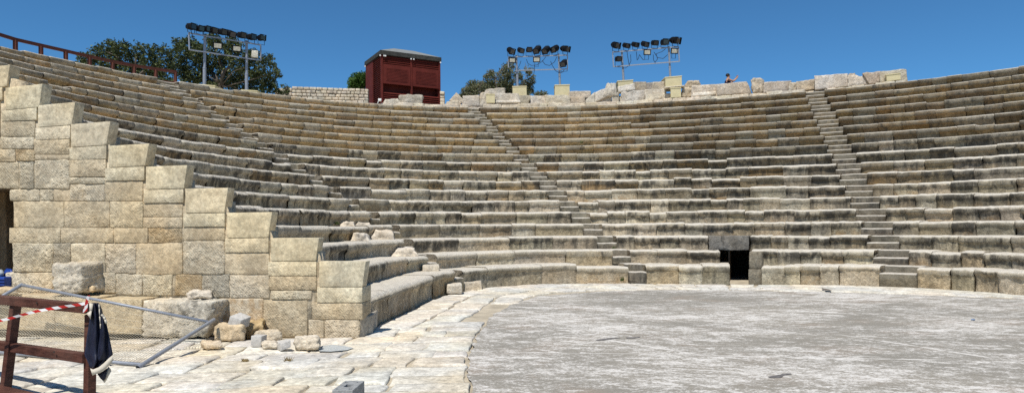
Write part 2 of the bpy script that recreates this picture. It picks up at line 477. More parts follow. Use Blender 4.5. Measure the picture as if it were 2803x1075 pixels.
def tube(mb, a, b, r, seg=8, r2=None, tint=(.5, .5, .5), cap=True):
    a, b = Vector(a), Vector(b); r2 = r if r2 is None else r2
    d = (b - a).normalized()
    u = d.cross(Vector((0, 0, 1)))
    if u.length < 1e-3: u = d.cross(Vector((1, 0, 0)))
    u.normalize(); v = d.cross(u)
    vs = [a + (u * cos(t) + v * sin(t)) * r for t in [2 * pi * i / seg for i in range(seg)]]
    vs += [b + (u * cos(t) + v * sin(t)) * r2 for t in [2 * pi * i / seg for i in range(seg)]]
    fs = [(i, (i + 1) % seg, seg + (i + 1) % seg, seg + i) for i in range(seg)]
    if cap: fs += [tuple(range(seg))[::-1], tuple(range(seg, 2 * seg))]
    mb.add(vs, fs, tint)
def path_tube(mb, pts, r, seg=6, tint=(.5, .5, .5)):
    for a, b in zip(pts[:-1], pts[1:]): tube(mb, a, b, r, seg, tint=tint)
def bar(mb, a, b, w, h, up=(0, 0, 1), tint=(.5, .5, .5)):
    """square bar from a to b, w across, h along up"""
    a, b = Vector(a), Vector(b); d = (b - a).normalized(); up = Vector(up)
    s = d.cross(up).normalized(); u = s.cross(d)
    vs = [p + s * (i * w / 2) + u * (j * h / 2) for p in (a, b) for i, j in ((-1, -1), (1, -1), (1, 1), (-1, 1))]
    mb.add(vs, [(0, 1, 2, 3), (7, 6, 5, 4), (0, 4, 5, 1), (1, 5, 6, 2), (2, 6, 7, 3), (3, 7, 4, 0)], tint)
def box(mb, lo, hi, tint=(.5, .5, .5)):
    x0, y0, z0 = lo; x1, y1, z1 = hi
    mb.add([(x0, y0, z0), (x1, y0, z0), (x1, y1, z0), (x0, y1, z0), (x0, y0, z1), (x1, y0, z1), (x1, y1, z1), (x0, y1, z1)],
           [(3, 2, 1, 0), (4, 5, 6, 7), (0, 1, 5, 4), (1, 2, 6, 5), (2, 3, 7, 6), (3, 0, 4, 7)], tint)
def add_bevel(o, wd, seg=2):
    b = o.modifiers.new('bevel', 'BEVEL'); b.width = wd; b.segments = seg; b.limit_method = 'ANGLE'
    return o
def jitter(t, a):
    k = 1 + R(-a, a); q = a * 0.25
    return (max(.02, t[0] * k * (1 + R(-q, q))), max(.02, t[1] * k), max(.02, t[2] * k * (1 + R(-q, q))))

# ------------------------------------------------------------------ theatre plan
TCX, TCY, R1, DEP, RISE = 4.84339, 14.3418, 6.62616, 0.75613, 0.42
NROW = 18
def RF(k, ph):
    r = (R1 + DEP * (k - 1) - 0.66313 * cos(2 * ph) + 0.18878 * sin(2 * ph) - 0.48158 * cos(3 * ph)
         - 0.58962 * sin(3 * ph) + (k - 1) * (-0.14385 * sin(ph) - 0.00305 * cos(2 * ph)))
    e = -math.degrees(ph) - 70
    if e > 0: r += 0.0008 * min(e, 60) ** 2 * max(0.0, 1 - (k - 1) / 8.0)
    return r
def plan(k, ph, d=0.0, z=0.0):
    r = RF(k, ph) + d
    return Vector((TCX + r * sin(ph), TCY + r * cos(ph), z))
def rowhit(x, k, d=0.0):
    """angle and depth where the image column x meets row k"""
    a = (x - CX) / F
    r = R1 + DEP * (k - 1); ph = 0; t = 1
    for _ in range(30):
        A = a * a + 1; B = a * TCX + TCY; C = TCX ** 2 + TCY ** 2 - r * r
        t = (B + math.sqrt(max(B * B - A * C, 1e-6))) / A
        ph = math.atan2(t * a - TCX, t - TCY)
        r = RF(k, ph) + d
    return ph, t
# the side wall's plane
WR = Vector((-2.376, 10.8, 0)); WA = rad(6)
WD = Vector((-cos(WA), sin(WA), 0)); WN = Vector((-sin(WA), -cos(WA), 0))
def PW(x, y, off=0.0):
    a, b = uv(x, y)
    d = Vector((a, 1, -b))
    t = (WR.dot(WN) + off) / d.dot(WN)
    return Vector((0, 0, H)) + d * t

AL = {1: -61.5, 2: -61.5, 3: -61.0, 4: -57.8, 5: -57.8}
AR = {1: -58.0, 2: -58.4, 3: -58.2, 4: -55.9, 5: -55.7}
def tabA(k): return AL.get(k, -58.0), AR.get(k, -55.8)
BL = [-12.5, -14.1, -15.4, -16.4, -17.0, -17.6, -18.2, -18.5, -18.9, -19.2, -19.4, -19.6, -19.8, -19.9, -20.0, -20.2, -20.3, -20.5]
BR = [-7.6, -9.5, -10.9, -12.2, -13.2, -14.0, -14.8, -15.4, -16.0, -16.6, -17.0, -17.5, -17.9, -18.1, -18.3, -18.4, -18.5, -18.8]
CL = [51.7, 49.0, 46.5, 44.2, 42.3, 40.5, 38.8, 37.3, 36.1, 35.0, 33.8, 32.9, 32.0, 31.3, 30.5, 29.9, 29.3, 28.8]
CR = [58.4, 54.9, 51.9, 49.4, 47.1, 45.1, 43.2, 41.5, 39.9, 38.6, 37.4, 36.3, 35.3, 34.3, 33.6, 32.6, 31.9, 31.3]
def wall_phi(k):
    ph = rad(-58)
    while ph > rad(-135):
        p = plan(k, ph)
        if (p - WR).dot(WN) > -0.155: break
        ph -= rad(0.3)
    return math.degrees(ph)

TAN = (0.42, 0.30, 0.155); BROWN = (0.30, 0.215, 0.12); GREY = (0.375, 0.32, 0.23); PALE = (0.49, 0.425, 0.315); OCH = (0.38, 0.245, 0.11)
def seat_tint(k, phd):
    u = random.random()
    left = max(0.0, min(1.0, (-phd + 5) / 60.0))
    if k >= 12:
        if u < 0.42 + 0.32 * left: t = TAN
        elif u < 0.86: t = BROWN
        elif u < 0.89: t = OCH
        else: t = GREY
    elif k >= 8:
        t = PALE if u < 0.36 else GREY if u < 0.72 else (.38, .305, .195) if u < 0.9 else BROWN
    else:
        t = PALE if u < 0.6 else GREY if u < 0.92 else (.40, .33, .22)
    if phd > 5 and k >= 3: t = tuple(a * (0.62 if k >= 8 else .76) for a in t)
    t = jitter(t, 0.13)
    b = random.random()
    if k >= 12: st = b * 0.55 if b > 0.35 else 0.05
    elif k >= 2: st = 0.25 + 0.72 * b
    else: st = 0.1 + 0.55 * b
    if phd > 0: st = min(0.95, st + 0.10)
    oc = R(0.25, 0.8) if random.random() < (0.34 if k > 3 else 0.2) else 0.0
    return t, (st, oc)
def seat_profile(k, h, base):
    er = R(0.022, 0.040) if k >= 11 else R(0.05, 0.09)
    worn = random.random() < (0.10 if k >= 10 else 0.6 if k >= 5 else 0.85)
    if worn: rec, fh = (R(0.04, 0.08), R(0.12, 0.2)) if k < 10 else (R(.09, .12), R(.14, .18))
    else: rec, fh = (R(0.12, 0.155), R(0.13, 0.17)) if k >= 10 else (R(.08, .115), R(.13, .18))
    hh = h - base
    return [(0.97, h - .004, 2.0), (0.62, h, 2.0), (0.34, h + .004, 2.0), (0.14, h, 2.0), (er * 1.3, h - .004, 1.85),
            (er * .45, h - er * .35, 1.45), (0.0, h - er, 1.1), (-.006, h - fh * .62, .95), (0.006, h - fh, .85),
            (rec * .6, h - fh - .03, .75), (rec, h - fh - .08, .62), (rec * 1.02, base + hh * .34, .4),
            (rec * .85, base + hh * .16, .16), (rec * .7, base, 0.0)]
def seat_block(mb, k, p0, p1, lowrise=0.0):
    base = RISE * (k - 1) - 0.12 if k > 1 else -0.26
    h = RISE * k + R(-.012, .012) - lowrise
    long_ = k <= 4 and p0 < -.35
    if k <= 9: h += R(-.006, .006) if long_ else R(-.018, .014)
    h += .022 * nz((p0 * 6, k * 1.7, 0), 1.0, 2.0)
    dd = R(-.028, .028) + (R(-.05, .05) if random.random() < .1 else 0)
    if random.random() < (.05 if k <= 10 else .03): h -= R(.03, .07)
    prof = seat_profile(k, h, base)
    L = (p1 - p0) * RF(k, p0)
    e = 0.022 / L
    near = k <= 5
    cols = [0, e, .14, .32, .5, .68, .86, 1 - e, 1] if near else [0, e, .25, .5, .75, 1 - e, 1]
    if long_: cols = [0, e, .1, .2, .3, .4, .5, .6, .7, .8, .9, 1 - e, 1]; dd *= .4
    dz = [R(-.006, .005) if long_ else R(-.014, .010) if k <= 9 else R(-.005, .004) for _ in cols]
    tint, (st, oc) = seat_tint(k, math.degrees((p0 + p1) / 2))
    amp = 0.026 if long_ else 0.036 if k <= 2 else 0.032 if k <= 9 else 0.014
    seed = R(0, 80)
    vs, fs, ws = [], [], []
    n = len(prof)
    for ci, s in enumerate(cols):
        ph = p0 + (p1 - p0) * s
        edge = 1.0 if ci in (0, len(cols) - 1) else 0.0
        for (d, z, v) in prof:
            dq = d + dd + edge * ((.016 if long_ else .042) if v < 1.8 else .0)
            zq = z + dz[ci] * min(1, v) - edge * ((.006 if long_ else .018) if v > .8 else 0)
            q = plan(k, ph, dq, zq)
            a = amp * nz(q, 4.0, seed) + amp * .6 * nz(q, 11.0, seed)
            if 0.05 < v < 1.9: q = plan(k, ph, dq + a, zq + a * .4)
            elif v >= 1.9: q.z += a * .45
            if ph < -1.2:
                e_ = (q - WR).dot(WN) + .165
                if e_ > 0: q = q - WN * e_
            vs.append(q); ws.append((st, oc, v * 1.0))
    for c in range(len(cols) - 1):
        for i in range(n - 1):
            a = c * n + i; b = a + n
            fs.append((a, a + 1, b + 1, b))
    for c in (0, len(cols) - 1):
        ph = p0 + (p1 - p0) * cols[c]
        q = plan(k, ph, 0.97 + dd, base); e_ = (q - WR).dot(WN) + .165
        if ph < -1.2 and e_ > 0: q = q - WN * e_
        vs.append(q); ws.append((st, oc, 0.1))
        q = [c * n + i for i in range(n)] + [len(vs) - 1]
        fs.append(tuple(q if c == 0 else q[::-1]))
    mb.add(vs, fs, tint, ws)
def seat_row(k, a0, a1, parent, gaps=()):
    mb = MB()
    segs, cur = [], a0
    for g0, g1 in gaps: segs.append((cur, g0)); cur = g1
    segs.append((cur, a1))
    for s0, s1 in segs:
        if s1 - s0 < 0.4: continue
        mb = MB()
        r = RF(k, rad((s0 + s1) / 2))
        tot = rad(s1 - s0) * r
        lens = []
        while sum(lens) < tot: lens.append(R(1.0, 2.1) if k <= 4 and s0 < -20 else R(.52, 1.0) if random.random() < .85 else R(1.0, 1.35))
        f = tot / sum(lens)
        p = rad(s0)
        for L in lens:
            dp = L * f / r
            seat_block(mb, k, p, p + dp)
            p += dp
        mb.build('seat_row', M['seat'], parent, smooth=True, recalc=False)

def wedge(label, a_of, b_of, gaps={}, base_ph=0):
    t = thing('seating_wedge', label, 'stone seating', plan(1, rad(base_ph), 0.4, -0.15), 'stone seating wedges between the stairways')
    for k in range(1, NROW + 1):
        seat_row(k, a_of(k), b_of(k), t, gaps.get(k, ()))
    return t
w0 = wedge('curved tiers of tan stone seating between ashlar side wall and leftmost stairway', wall_phi, lambda k: tabA(k)[0], base_ph=-75)
w1 = wedge('wide wedge of curved stone seats below the red kiosk', lambda k: tabA(k)[1], lambda k: BL[k - 1], base_ph=-35)
VG = {1: [(17.2, 26.2)], 2: [(14.7, 23.2)], 3: [(12.0, 22.6)]}
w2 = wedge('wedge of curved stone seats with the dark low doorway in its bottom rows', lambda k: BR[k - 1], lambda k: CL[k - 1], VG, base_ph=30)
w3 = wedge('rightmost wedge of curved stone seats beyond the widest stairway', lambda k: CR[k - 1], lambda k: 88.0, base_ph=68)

# low doorway through the bottom rows: lintel and passage
mb = MB()
c = [plan(3, rad(12.15), .02, .80), plan(3, rad(22.3), .02, .80), plan(3, rad(22.3), .02, 1.255), plan(3, rad(12.15), .02, 1.255)]
c += [plan(3, rad(12.15), .9, .80), plan(3, rad(22.3), .9, .80), plan(3, rad(22.3), .9, 1.25), plan(3, rad(12.15), .9, 1.25)]
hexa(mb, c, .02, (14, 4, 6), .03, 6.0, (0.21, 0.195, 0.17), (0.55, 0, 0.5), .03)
mb.build('lintel', M['rock'], w2, True)
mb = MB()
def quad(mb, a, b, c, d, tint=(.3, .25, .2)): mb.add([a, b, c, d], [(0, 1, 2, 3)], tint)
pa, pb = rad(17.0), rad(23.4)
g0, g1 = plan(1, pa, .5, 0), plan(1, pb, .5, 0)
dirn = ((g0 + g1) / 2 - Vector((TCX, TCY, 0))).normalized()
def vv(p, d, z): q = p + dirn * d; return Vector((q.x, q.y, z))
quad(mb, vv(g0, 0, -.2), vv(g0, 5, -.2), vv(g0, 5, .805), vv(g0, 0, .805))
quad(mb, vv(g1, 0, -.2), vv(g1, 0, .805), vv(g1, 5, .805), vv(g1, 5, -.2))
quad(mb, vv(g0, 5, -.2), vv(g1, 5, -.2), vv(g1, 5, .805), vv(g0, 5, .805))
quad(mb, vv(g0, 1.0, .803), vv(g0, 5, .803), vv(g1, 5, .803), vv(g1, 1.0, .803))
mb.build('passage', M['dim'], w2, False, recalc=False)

mb = MB()
for (pa_, pb_, za, zb, d0) in ((22.5, 26.1, -.22, .28, .22), (22.7, 26.1, .28, .80, .30)):
    c = [plan(1, rad(pa_), d0, za), plan(1, rad(pb_), d0, za), plan(1, rad(pb_), d0, zb), plan(1, rad(pa_), d0, zb)]
    c += [plan(1, rad(pa_), d0 + 1.1, za), plan(1, rad(pb_), d0 + 1.1, za), plan(1, rad(pb_), d0 + 1.1, zb), plan(1, rad(pa_), d0 + 1.1, zb)]
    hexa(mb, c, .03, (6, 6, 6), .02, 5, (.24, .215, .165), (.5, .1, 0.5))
mb.build('door_jamb', M['rock'], w2, True)

# stairways: two cut in steps for every row
def stairs(label, lo, hi, amp, tint, base_ph):
    t = thing('stone_stairway', label, 'stairway', plan(1, rad(base_ph), .3, -.15), 'stairways climbing between the seating wedges')
    for k in range(1, NROW + 1):
        a0, a1 = rad(lo(k)), rad(hi(k))
        for j in range(2):
            mb = MB()
            d0 = 0.02 + 0.37 * j + R(-.02, .02)
            d1 = 0.99
            top = RISE * (k - 1) + .21 * (j + 1) + R(-.014, .01)
            base = RISE * (k - 1) - .03 if not (k == 1) else -.24
            nc = 6
            seed = R(0, 90); st = R(.0, .5) if amp > .03 else R(0, .75)
            tv = 1.42 if k < 10 else 1.32
            pr = [(d1, top, tv), (d0 + .2, top, tv), (d0 + .05, top - .002, tv), (d0 + .012, top - .014, 1.5), (d0, top - .04, 1.0), (d0 + .01, base + .1, .5), (d0 + .015, base, .1)]
            vs, ws, fs = [], [], []
            tt = jitter(tint, .12)
            if k >= 11: tt = (tt[0] * .92, tt[1] * .84, tt[2] * .70)
            for c in range(nc + 1):
                ph = a0 + (a1 - a0) * c / nc
                for d, z, v in pr:
                    q = plan(k, ph, d, z)
                    g = amp * nz(q, 4.5, seed) + amp * .7 * nz(q, 12, seed)
                    q = plan(k, ph, d + (g if v < 1.95 else 0), z + (g * .7 if v > .3 else 0))
                    vs.append(q); ws.append((st, 0.1, v))
            n = len(pr)
            for c in range(nc):
                for i in range(n - 1):
                    a = c * n + i; fs.append((a, a + 1, a + n + 1, a + n))
            for c in (0, nc):
                vs.append(plan(k, a0 if c == 0 else a1, d1, base)); ws.append((st, 0, 0))
                q = [c * n + i for i in range(n)] + [len(vs) - 1]
                fs.append(tuple(q if c == 0 else q[::-1]))
            mb.add(vs, fs, tt, ws)
            mb.build('step', M['step'], t, True, recalc=False)
    return t
stairs('badly worn stairway climbing between the left seating and the kiosk wedge', lambda k: tabA(k)[0], lambda k: tabA(k)[1], .034, (.22, .19, .135), -59)
stairs('narrow eroded stairway rising right of the red kiosk', lambda k: BL[k - 1], lambda k: BR[k - 1], .026, (.21, .185, .14), -10)
stairs('widest and sharpest stone stairway on the right of the seating', lambda k: CL[k - 1], lambda k: CR[k - 1], .014, (.165, .145, .11), 55)

# ------------------------------------------------------------------ ground
def sheet(name, pts, z, mat, kind='structure', res=None):
    bm = bmesh.new()
    bm.faces.new([bm.verts.new((p[0], p[1], z)) for p in pts])
    me = bpy.data.meshes.new(name); bm.to_mesh(me); bm.free()
    me.materials.append(mat)
    for nm, v in (('tint', (.6, .54, .44, 1)), ('wear', (0, 0, 0, 1))):
        a = me.color_attributes.new(nm, 'FLOAT_COLOR', 'POINT')
        a.data.foreach_set('color', list(v) * len(me.vertices))
    o = bpy.data.objects.new(name, me); COL.objects.link(o)
    o['kind'] = kind
    return o
circ = lambda r, n, cx=0, cy=0: [(cx + r * cos(2 * pi * i / n), cy + r * sin(2 * pi * i / n)) for i in range(n)]
sheet('ground', circ(2500, 64), -.32, M['soil'])
# dusty bed under the flagstones
mb = MB()
nx, ny = 90, 80
for j in range(ny + 1):
    for i in range(nx + 1):
        x = -16 + 36 * i / nx; y = -6 + 32 * j / ny
        mb.v.append(Vector((x, y, -.186 + .014 * nz((x, y, 0), 1.2) + .010 * nz((x, y, 0), 4.0))))
        mb.t.append((.5, .5, .5)); mb.w.append((0, .15, 0))
for j in range(ny):
    for i in range(nx):
        a = j * (nx + 1) + i; mb.f.append([a, a + 1, a + nx + 2, a + nx + 1])
tag(mb.build('dusty_ground', M['dirt'], None, True, local=True), kind='structure')
# orchestra floor
edge_px = [(1301, 1075), (1293, 1054), (1285, 1025), (1284, 990), (1286, 972), (1296, 943), (1307, 917), (1322, 898), (1334, 884), (1342, 870), (1358, 856), (1400, 833), (1440, 820), (1471, 811),
           (1564, 803), (1673, 796), (1837, 793), (1970, 794), (2100, 796), (2264, 799), (2428, 804), (2592, 810), (2803, 820)]
EP = [PZ(x, y, -.165) for x, y in edge_px]
edge = [Vector((-.30, -4, 0)), Vector((-.25, 1, 0)), Vector((-.42, 4, 0))] + EP + [Vector((13.6, 14.5, 0)), Vector((14.2, 11, 0)), Vector((14.2, -4, 0))]
fine = []
for a, b in zip(edge[:-1], edge[1:]):
    n = max(1, int((b - a).length / .09))
    for i in range(n):
        p = a.lerp(b, i / n)
        q = p + Vector((nz(p, 3.0, 3), nz(p, 3.0, 40), 0)) * .07 + Vector((nz(p, 9.0, 5), nz(p, 9.0, 50), 0)) * .035
        fine.append((q.x, q.y))
fine.append((14.2, -4))
FLOOR = fine
def inside(x, y, poly):
    c = False; n = len(poly); j = n - 1
    for i in range(n):
        xi, yi = poly[i][0], poly[i][1]; xj, yj = poly[j][0], poly[j][1]
        if (yi > y) != (yj > y) and x < (xj - xi) * (y - yi) / (yj - yi) + xi: c = not c
        j = i
    return c
sheet('orchestra_floor', fine, -.158, M['floor'])
# flagstones
pv = MB()
def flag(c4, z, tint, th=.12, amp=.013):
    """stone slab: four plan corners (bl, br, tr, tl seen from above)"""
    n = 6
    seed = R(0, 99)
    cx = sum(p[0] for p in c4) / 4; cy = sum(p[1] for p in c4) / 4
    tx, ty = R(-.007, .007), R(-.007, .007)
    vs, fs = [], []
    def pt(a, b):
        x = (c4[0][0] * (1 - a) + c4[1][0] * a) * (1 - b) + (c4[3][0] * (1 - a) + c4[2][0] * a) * b
        y = (c4[0][1] * (1 - a) + c4[1][1] * a) * (1 - b) + (c4[3][1] * (1 - a) + c4[2][1] * a) * b
        return x, y
    st = [0, .02, .16, .33, .5, .67, .84, .98, 1]
    for b in st:
        for a in st:
            x, y = pt(a, b)
            e = min(a, 1 - a, b, 1 - b)
            zz = z + tx * (x - cx) + ty * (y - cy) + amp * nz((x, y, 0), 3.0, seed) + amp * .5 * nz((x, y, 0), 9.0, seed)
            if e == 0: zz -= .018
            elif e < .03: zz -= .004
            w_ = .07 * nz((x, y, 0), 2.6, seed + 4), .07 * nz((x, y, 0), 2.6, seed + 44)
            vs.append((x + w_[0], y + w_[1], zz))
    m = len(st)
    for j in range(m - 1):
        for i in range(m - 1):
            a = j * m + i; fs.append((a, a + 1, a + m + 1, a + m))
    ring = [i for i in range(m)] + [j * m + m - 1 for j in range(1, m)] + [(m - 1) * m + i for i in range(m - 2, -1, -1)] + [j * m for j in range(m - 2, 0, -1)]
    o = len(vs)
    for i in ring: vs.append((vs[i][0], vs[i][1], z - th))
    L = len(ring)
    for i in range(L): fs.append((ring[i], o + i, o + (i + 1) % L, ring[(i + 1) % L]))
    pv.add(vs, fs, tint, (R(0, .12), R(0, .25) if random.random() < .3 else 0, 0))
WHITE = (.63, .595, .52)
def free(x, y):
    if inside(x, y, FLOOR): return False
    p = Vector((x, y, 0))
    if (p - WR).dot(WN) < .10 and x < -2.2: return False
    dx, dy = x - TCX, y - TCY
    ph = math.atan2(dx, dy)
    if y > 11.0 and math.hypot(dx, dy) > RF(1, ph) - .05: return False
    return True
# rim stones, concentric with the seats
for ring_i in range(4):
    a = -111.0
    while a < 80:
        ph = rad(a)
        L = R(.6, 1.5)
        da = math.degrees(L / 6.5)
        r0 = -.05 - ring_i * .75; r1 = r0 - .70
        g = .25
        c = [plan(1, rad(a + g), r1), plan(1, rad(a + da - g), r1), plan(1, rad(a + da - g), r0), plan(1, rad(a + g), r0)]
        m = sum(c, Vector()) / 4
        if free(m.x, m.y) and (free(c[0].x, c[0].y) or free(c[1].x, c[1].y) or ring_i < 2):
            c = [p + Vector((R(-.04, .04), R(-.04, .04), 0)) for p in c]
            flag(c, -.148 + R(-.008, .008), jitter(WHITE, .07))
        a += da
# parodos slabs in courses, the last of each course trimmed to the edge of the orchestra floor
def xlim(y):
    x = -3.0
    while x < 3 and not inside(x, y, FLOOR): x += .03
    return x - .05
y = 3.0
while y < 13.4:
    hgt = R(.36, .66)
    x = -14 + R(0, 1)
    l0, l1 = xlim(y + .03), xlim(y + hgt - .03)
    while x < max(l0, l1) - .15:
        L = R(.45, 1.25)
        if min(l0, l1) - (x + L) < .45: L = max(l0, l1) - x + .01
        sk = R(-.06, .06)
        q = [(x + .014, y + .014), (x + L - .014, y + .014), (x + L - .014, y + hgt - .014), (x + .014, y + hgt - .014)]
        q = [(px + R(-.03, .03), py + R(-.03, .03)) for px, py in q]
        q[1] = (min(q[1][0], l0), q[1][1]); q[2] = (min(q[2][0], l1), q[2][1])
        q = [(px + .10 * max(-1.5, min(1.5, py - 8)) * (px < -1.6), py + .13 * min(0, px + 2)) for px, py in q]
        mx, my = sum(p[0] for p in q) / 4, sum(p[1] for p in q) / 4
        ph = math.atan2(mx - TCX, my - TCY)
        p_ = Vector((mx, my, 0))
        if not (ph > rad(-109) and mx > -2.7) and not ((p_ - WR).dot(WN) < .3 and mx < -2.3) and random.random() > .02:
            flag(q, -.150 + R(-.012, .010), jitter(WHITE if random.random() < .75 else (.63, .57, .46), .08))
        x += L
    y += hgt
o = pv.build('flagstone_paving', M['paving'], None, True, local=True)
tag(o, kind='structure')
# gravel lying in the gutter by the wall's corner
mb = MB()
gp = [PZ(x, y, -.14) for x, y in ((868, 950), (885, 945), (912, 942), (945, 946), (968, 951), (950, 957), (905, 961), (874, 960))]
mb.add(gp, [tuple(range(8))], (.4, .4, .4))
mb.build('gravel', M['gravel'])['kind'] = 'stuff'

# terrace behind the top row and the slope beyond
mb = MB()
ang = [rad(-118 + 3 * i) for i in range(int((104 + 118) / 3) + 1)]
rings = [(.86, 7.52), (2.0, 7.50), (5, 7.5), (10, 7.45), (16, 7.2), (26, 5.0), (44, 1.0), (60, -.4)]
for a in ang:
    for d, z in rings:
        q = plan(NROW, a, d, z); q.z += .05 * nz(q, .8)
        mb.v.append(q); mb.t.append((.5, .44, .33)); mb.w.append((0, 0, 0))
n = len(rings)
for i in range(len(ang) - 1):
    for j in range(n - 1):
        a = i * n + j; mb.f.append([a, a + n, a + n + 1, a + 1])
tag(mb.build('terrace', M['dirt'], None, True, local=True), kind='structure')

# ------------------------------------------------------------------ side wall
wall = thing('ashlar_wall', 'stepped ashlar retaining wall with pale cap blocks ending the seating', 'wall', Vector((-5.5, 11.6, -.2)))
face = MB()
NEW = (.60, .525, .375); MID = (.52, .435, .30); RGH = (.61, .53, .39); OC = (.55, .44, .28)
def wblock(mb, x0, y0, x1, y1, kind='m', th=.45, off=None, g=.35, px=None, n=None):
    off = (R(.0, .018) if kind != 'n' else .022) if off is None else off
    if px is None: px = [(x0 + g, y1 - g), (x1 - g, y1 - g), (x1 - g, y0 + g), (x0 + g, y0 + g)]
    f = [PW(a, b, off) for a, b in px]
    bk = [p - WN * th for p in f]
    t = {'n': NEW, 'm': MID, 'r': RGH, 'o': OC, 's': (.56, .465, .33), 'd': (.50, .445, .34)}[kind]
    amp = {'n': .0025, 'm': .008, 'r': .022, 'o': .024, 's': .010, 'd': .022}[kind]
    wr = {'n': (0, .12, 0), 'm': (.0, .16, R(0, .35)), 'r': (.02, .16, R(.35, .9)), 'o': (.1, .45, 1.0), 's': (.05, .75, .1), 'd': (.15, .1, 1.0)}[kind]
    w_ = (f[1] - f[0]).length
    nn = n or (max(5, int(w_ / .07)), 3, max(4, int((f[3] - f[0]).length / .07)))
    hexa(mb, f + bk, .005 if kind == 'n' else .012 if kind == 'm' else .022, nn, amp, 5.5, jitter(t, .05), wr, amp * .8)
caps = [  # x0, x1 front, y top, y bottom, slant of the right edge at the foot, tilt of the top
    (872, 1001, 715, 785, 9, 0), (740, 873, 651, 715, 9, 1), (620, 745, 581, 651, 11, 2), (506, 624, 515, 583, 10, 2), (398, 512, 454, 518, 9, 4),
    (296, 408, 396, 457, 11, 6), (193, 302, 336, 401, 11, 8), (103, 206, 284, 346, 10, 9), (14, 116, 235, 298, 9, 11), (-72, 27, 183, 242, 9, 11),
    (-160, -62, 130, 186, 9, 10), (-250, -150, 76, 132, 9, 10), (-342, -240, 21, 78, 9, 10), (-436, -332, -36, 23, 9, 10)]
for (x0, x1, y0, y1, sl_, tl) in caps:
    mb = MB()
    wblock(mb, 0, 0, 0, 0, 'n', .22, .028, px=[(x0 + 1, y1 + tl * .4 - 1), (x1 - sl_, y1 - tl * .4 - 1), (x1, y0 - tl * .5), (x0 + 1, y0 + tl * .5)], n=(12, 3, 8))
    mb.build('cap_block', M['newstone'], wall, True, recalc=False)
SEC = {867: 0, 733: 1, 615: 2, 501: 2, 393: 4, 287: 6, 189: 8, 96: 9, 4: 11, -84: 11, -172: 10, -262: 10, -354: 10}
for b in [  # second blocks, new stone
    (867, 785, 992, 827, 'n'), (733, 715, 866, 754, 'n'), (615, 651, 735, 690, 'n'), (501, 583, 615, 620, 'n'), (393, 518, 502, 555, 'n'), (287, 457, 395, 494, 'n'),
    (189, 401, 291, 436, 'n'), (96, 346, 192, 381, 'n'), (4, 298, 100, 330, 'n'), (-84, 242, 6, 275, 'n'), (-172, 186, -84, 222, 'n'), (-262, 132, -172, 166, 'n'), (-354, 78, -262, 112, 'n'),
    # below
    (853, 827, 992, 874, 'm'), (842, 874, 886, 926, 'r'), (887, 874, 985, 930, 'r'),
    (737, 754, 866, 794, 'm'), (740, 794, 853, 820, 'r'), (720, 820, 841, 922, 'm'),
    (615, 690, 737, 751, 'm'), (628, 751, 738, 816, 'r'), (592, 816, 720, 910, 's'),
    (499, 620, 615, 658, 'm'), (499, 658, 615, 751, 'r'), (478, 751, 553, 810, 'o'), (553, 751, 628, 814, 'd'),
    (391, 555, 500, 594, 'm'), (391, 594, 499, 623, 'm'), (404, 623, 499, 665, 'o'), (372, 665, 499, 751, 'm'), (389, 751, 470, 810, 'r'), (316, 748, 389, 808, 'r'), (256, 746, 316, 802, 'r'),
    (287, 494, 391, 551, 'm'), (300, 551, 391, 623, 'm'), (190, 504, 287, 551, 'r'), (175, 551, 300, 623, 'm'), (189, 436, 289, 484, 'm'), (189, 484, 289, 504, 'r'),
    (92, 381, 190, 423, 'm'), (95, 423, 189, 437, 'm'), (92, 437, 189, 517, 'r'), (42, 408, 95, 441, 'o'), (52, 441, 92, 517, 'd'),
    (4, 330, 95, 374, 'm'), (0, 374, 92, 408, 'r'), (-60, 408, 42, 443, 'm'), (-140, 443, 52, 517, 'r'),
    (24, 518, 108, 550, 'r'), (108, 518, 146, 550, 'r'), (146, 518, 230, 551, 'm'), (230, 518, 287, 551, 'd'),
    (36, 551, 175, 623, 'm'), (24, 623, 165, 665, 'm'), (165, 623, 310, 664, 'm'), (310, 623, 404, 665, 'm'),
    (33, 665, 145, 745, 'r'), (145, 665, 192, 748, 'd'), (192, 665, 287, 748, 'r'), (287, 665, 372, 748, 'r'), (12, 745, 145, 800, 'r'),
    (-90, 275, 0, 374, 'm'), (-180, 222, -90, 330, 'm'), (-180, 330, -90, 408, 'r'), (-270, 166, -180, 290, 'm'), (-270, 290, -180, 443, 'm'), (-180, 408, -60, 443, 'm'),
    (-270, 443, -140, 560, 'r'), (-270, 560, -140, 690, 'm'), (-270, 690, -140, 830, 'r'), (-270, 830, -140, 940, 'm'),
    (-440, 112, -270, 260, 'm'), (-440, 260, -270, 420, 'r'), (-440, 420, -270, 600, 'm'), (-440, 600, -270, 780, 'r'), (-440, 780, -270, 940, 'm')]:
    if b[4] == 'n' and b[0] in SEC:
        x0, y0, x1, y1, _ = b; tl = SEC[x0]
        wblock(face, 0, 0, 0, 0, 'n', px=[(x0 + .4, y1 + tl * .15), (x1 - .4, y1 - tl * .15), (x1 - .4, y0 - tl * .4 + .5), (x0 + .4, y0 + tl * .4 + .5)])
    else: wblock(face, *b)
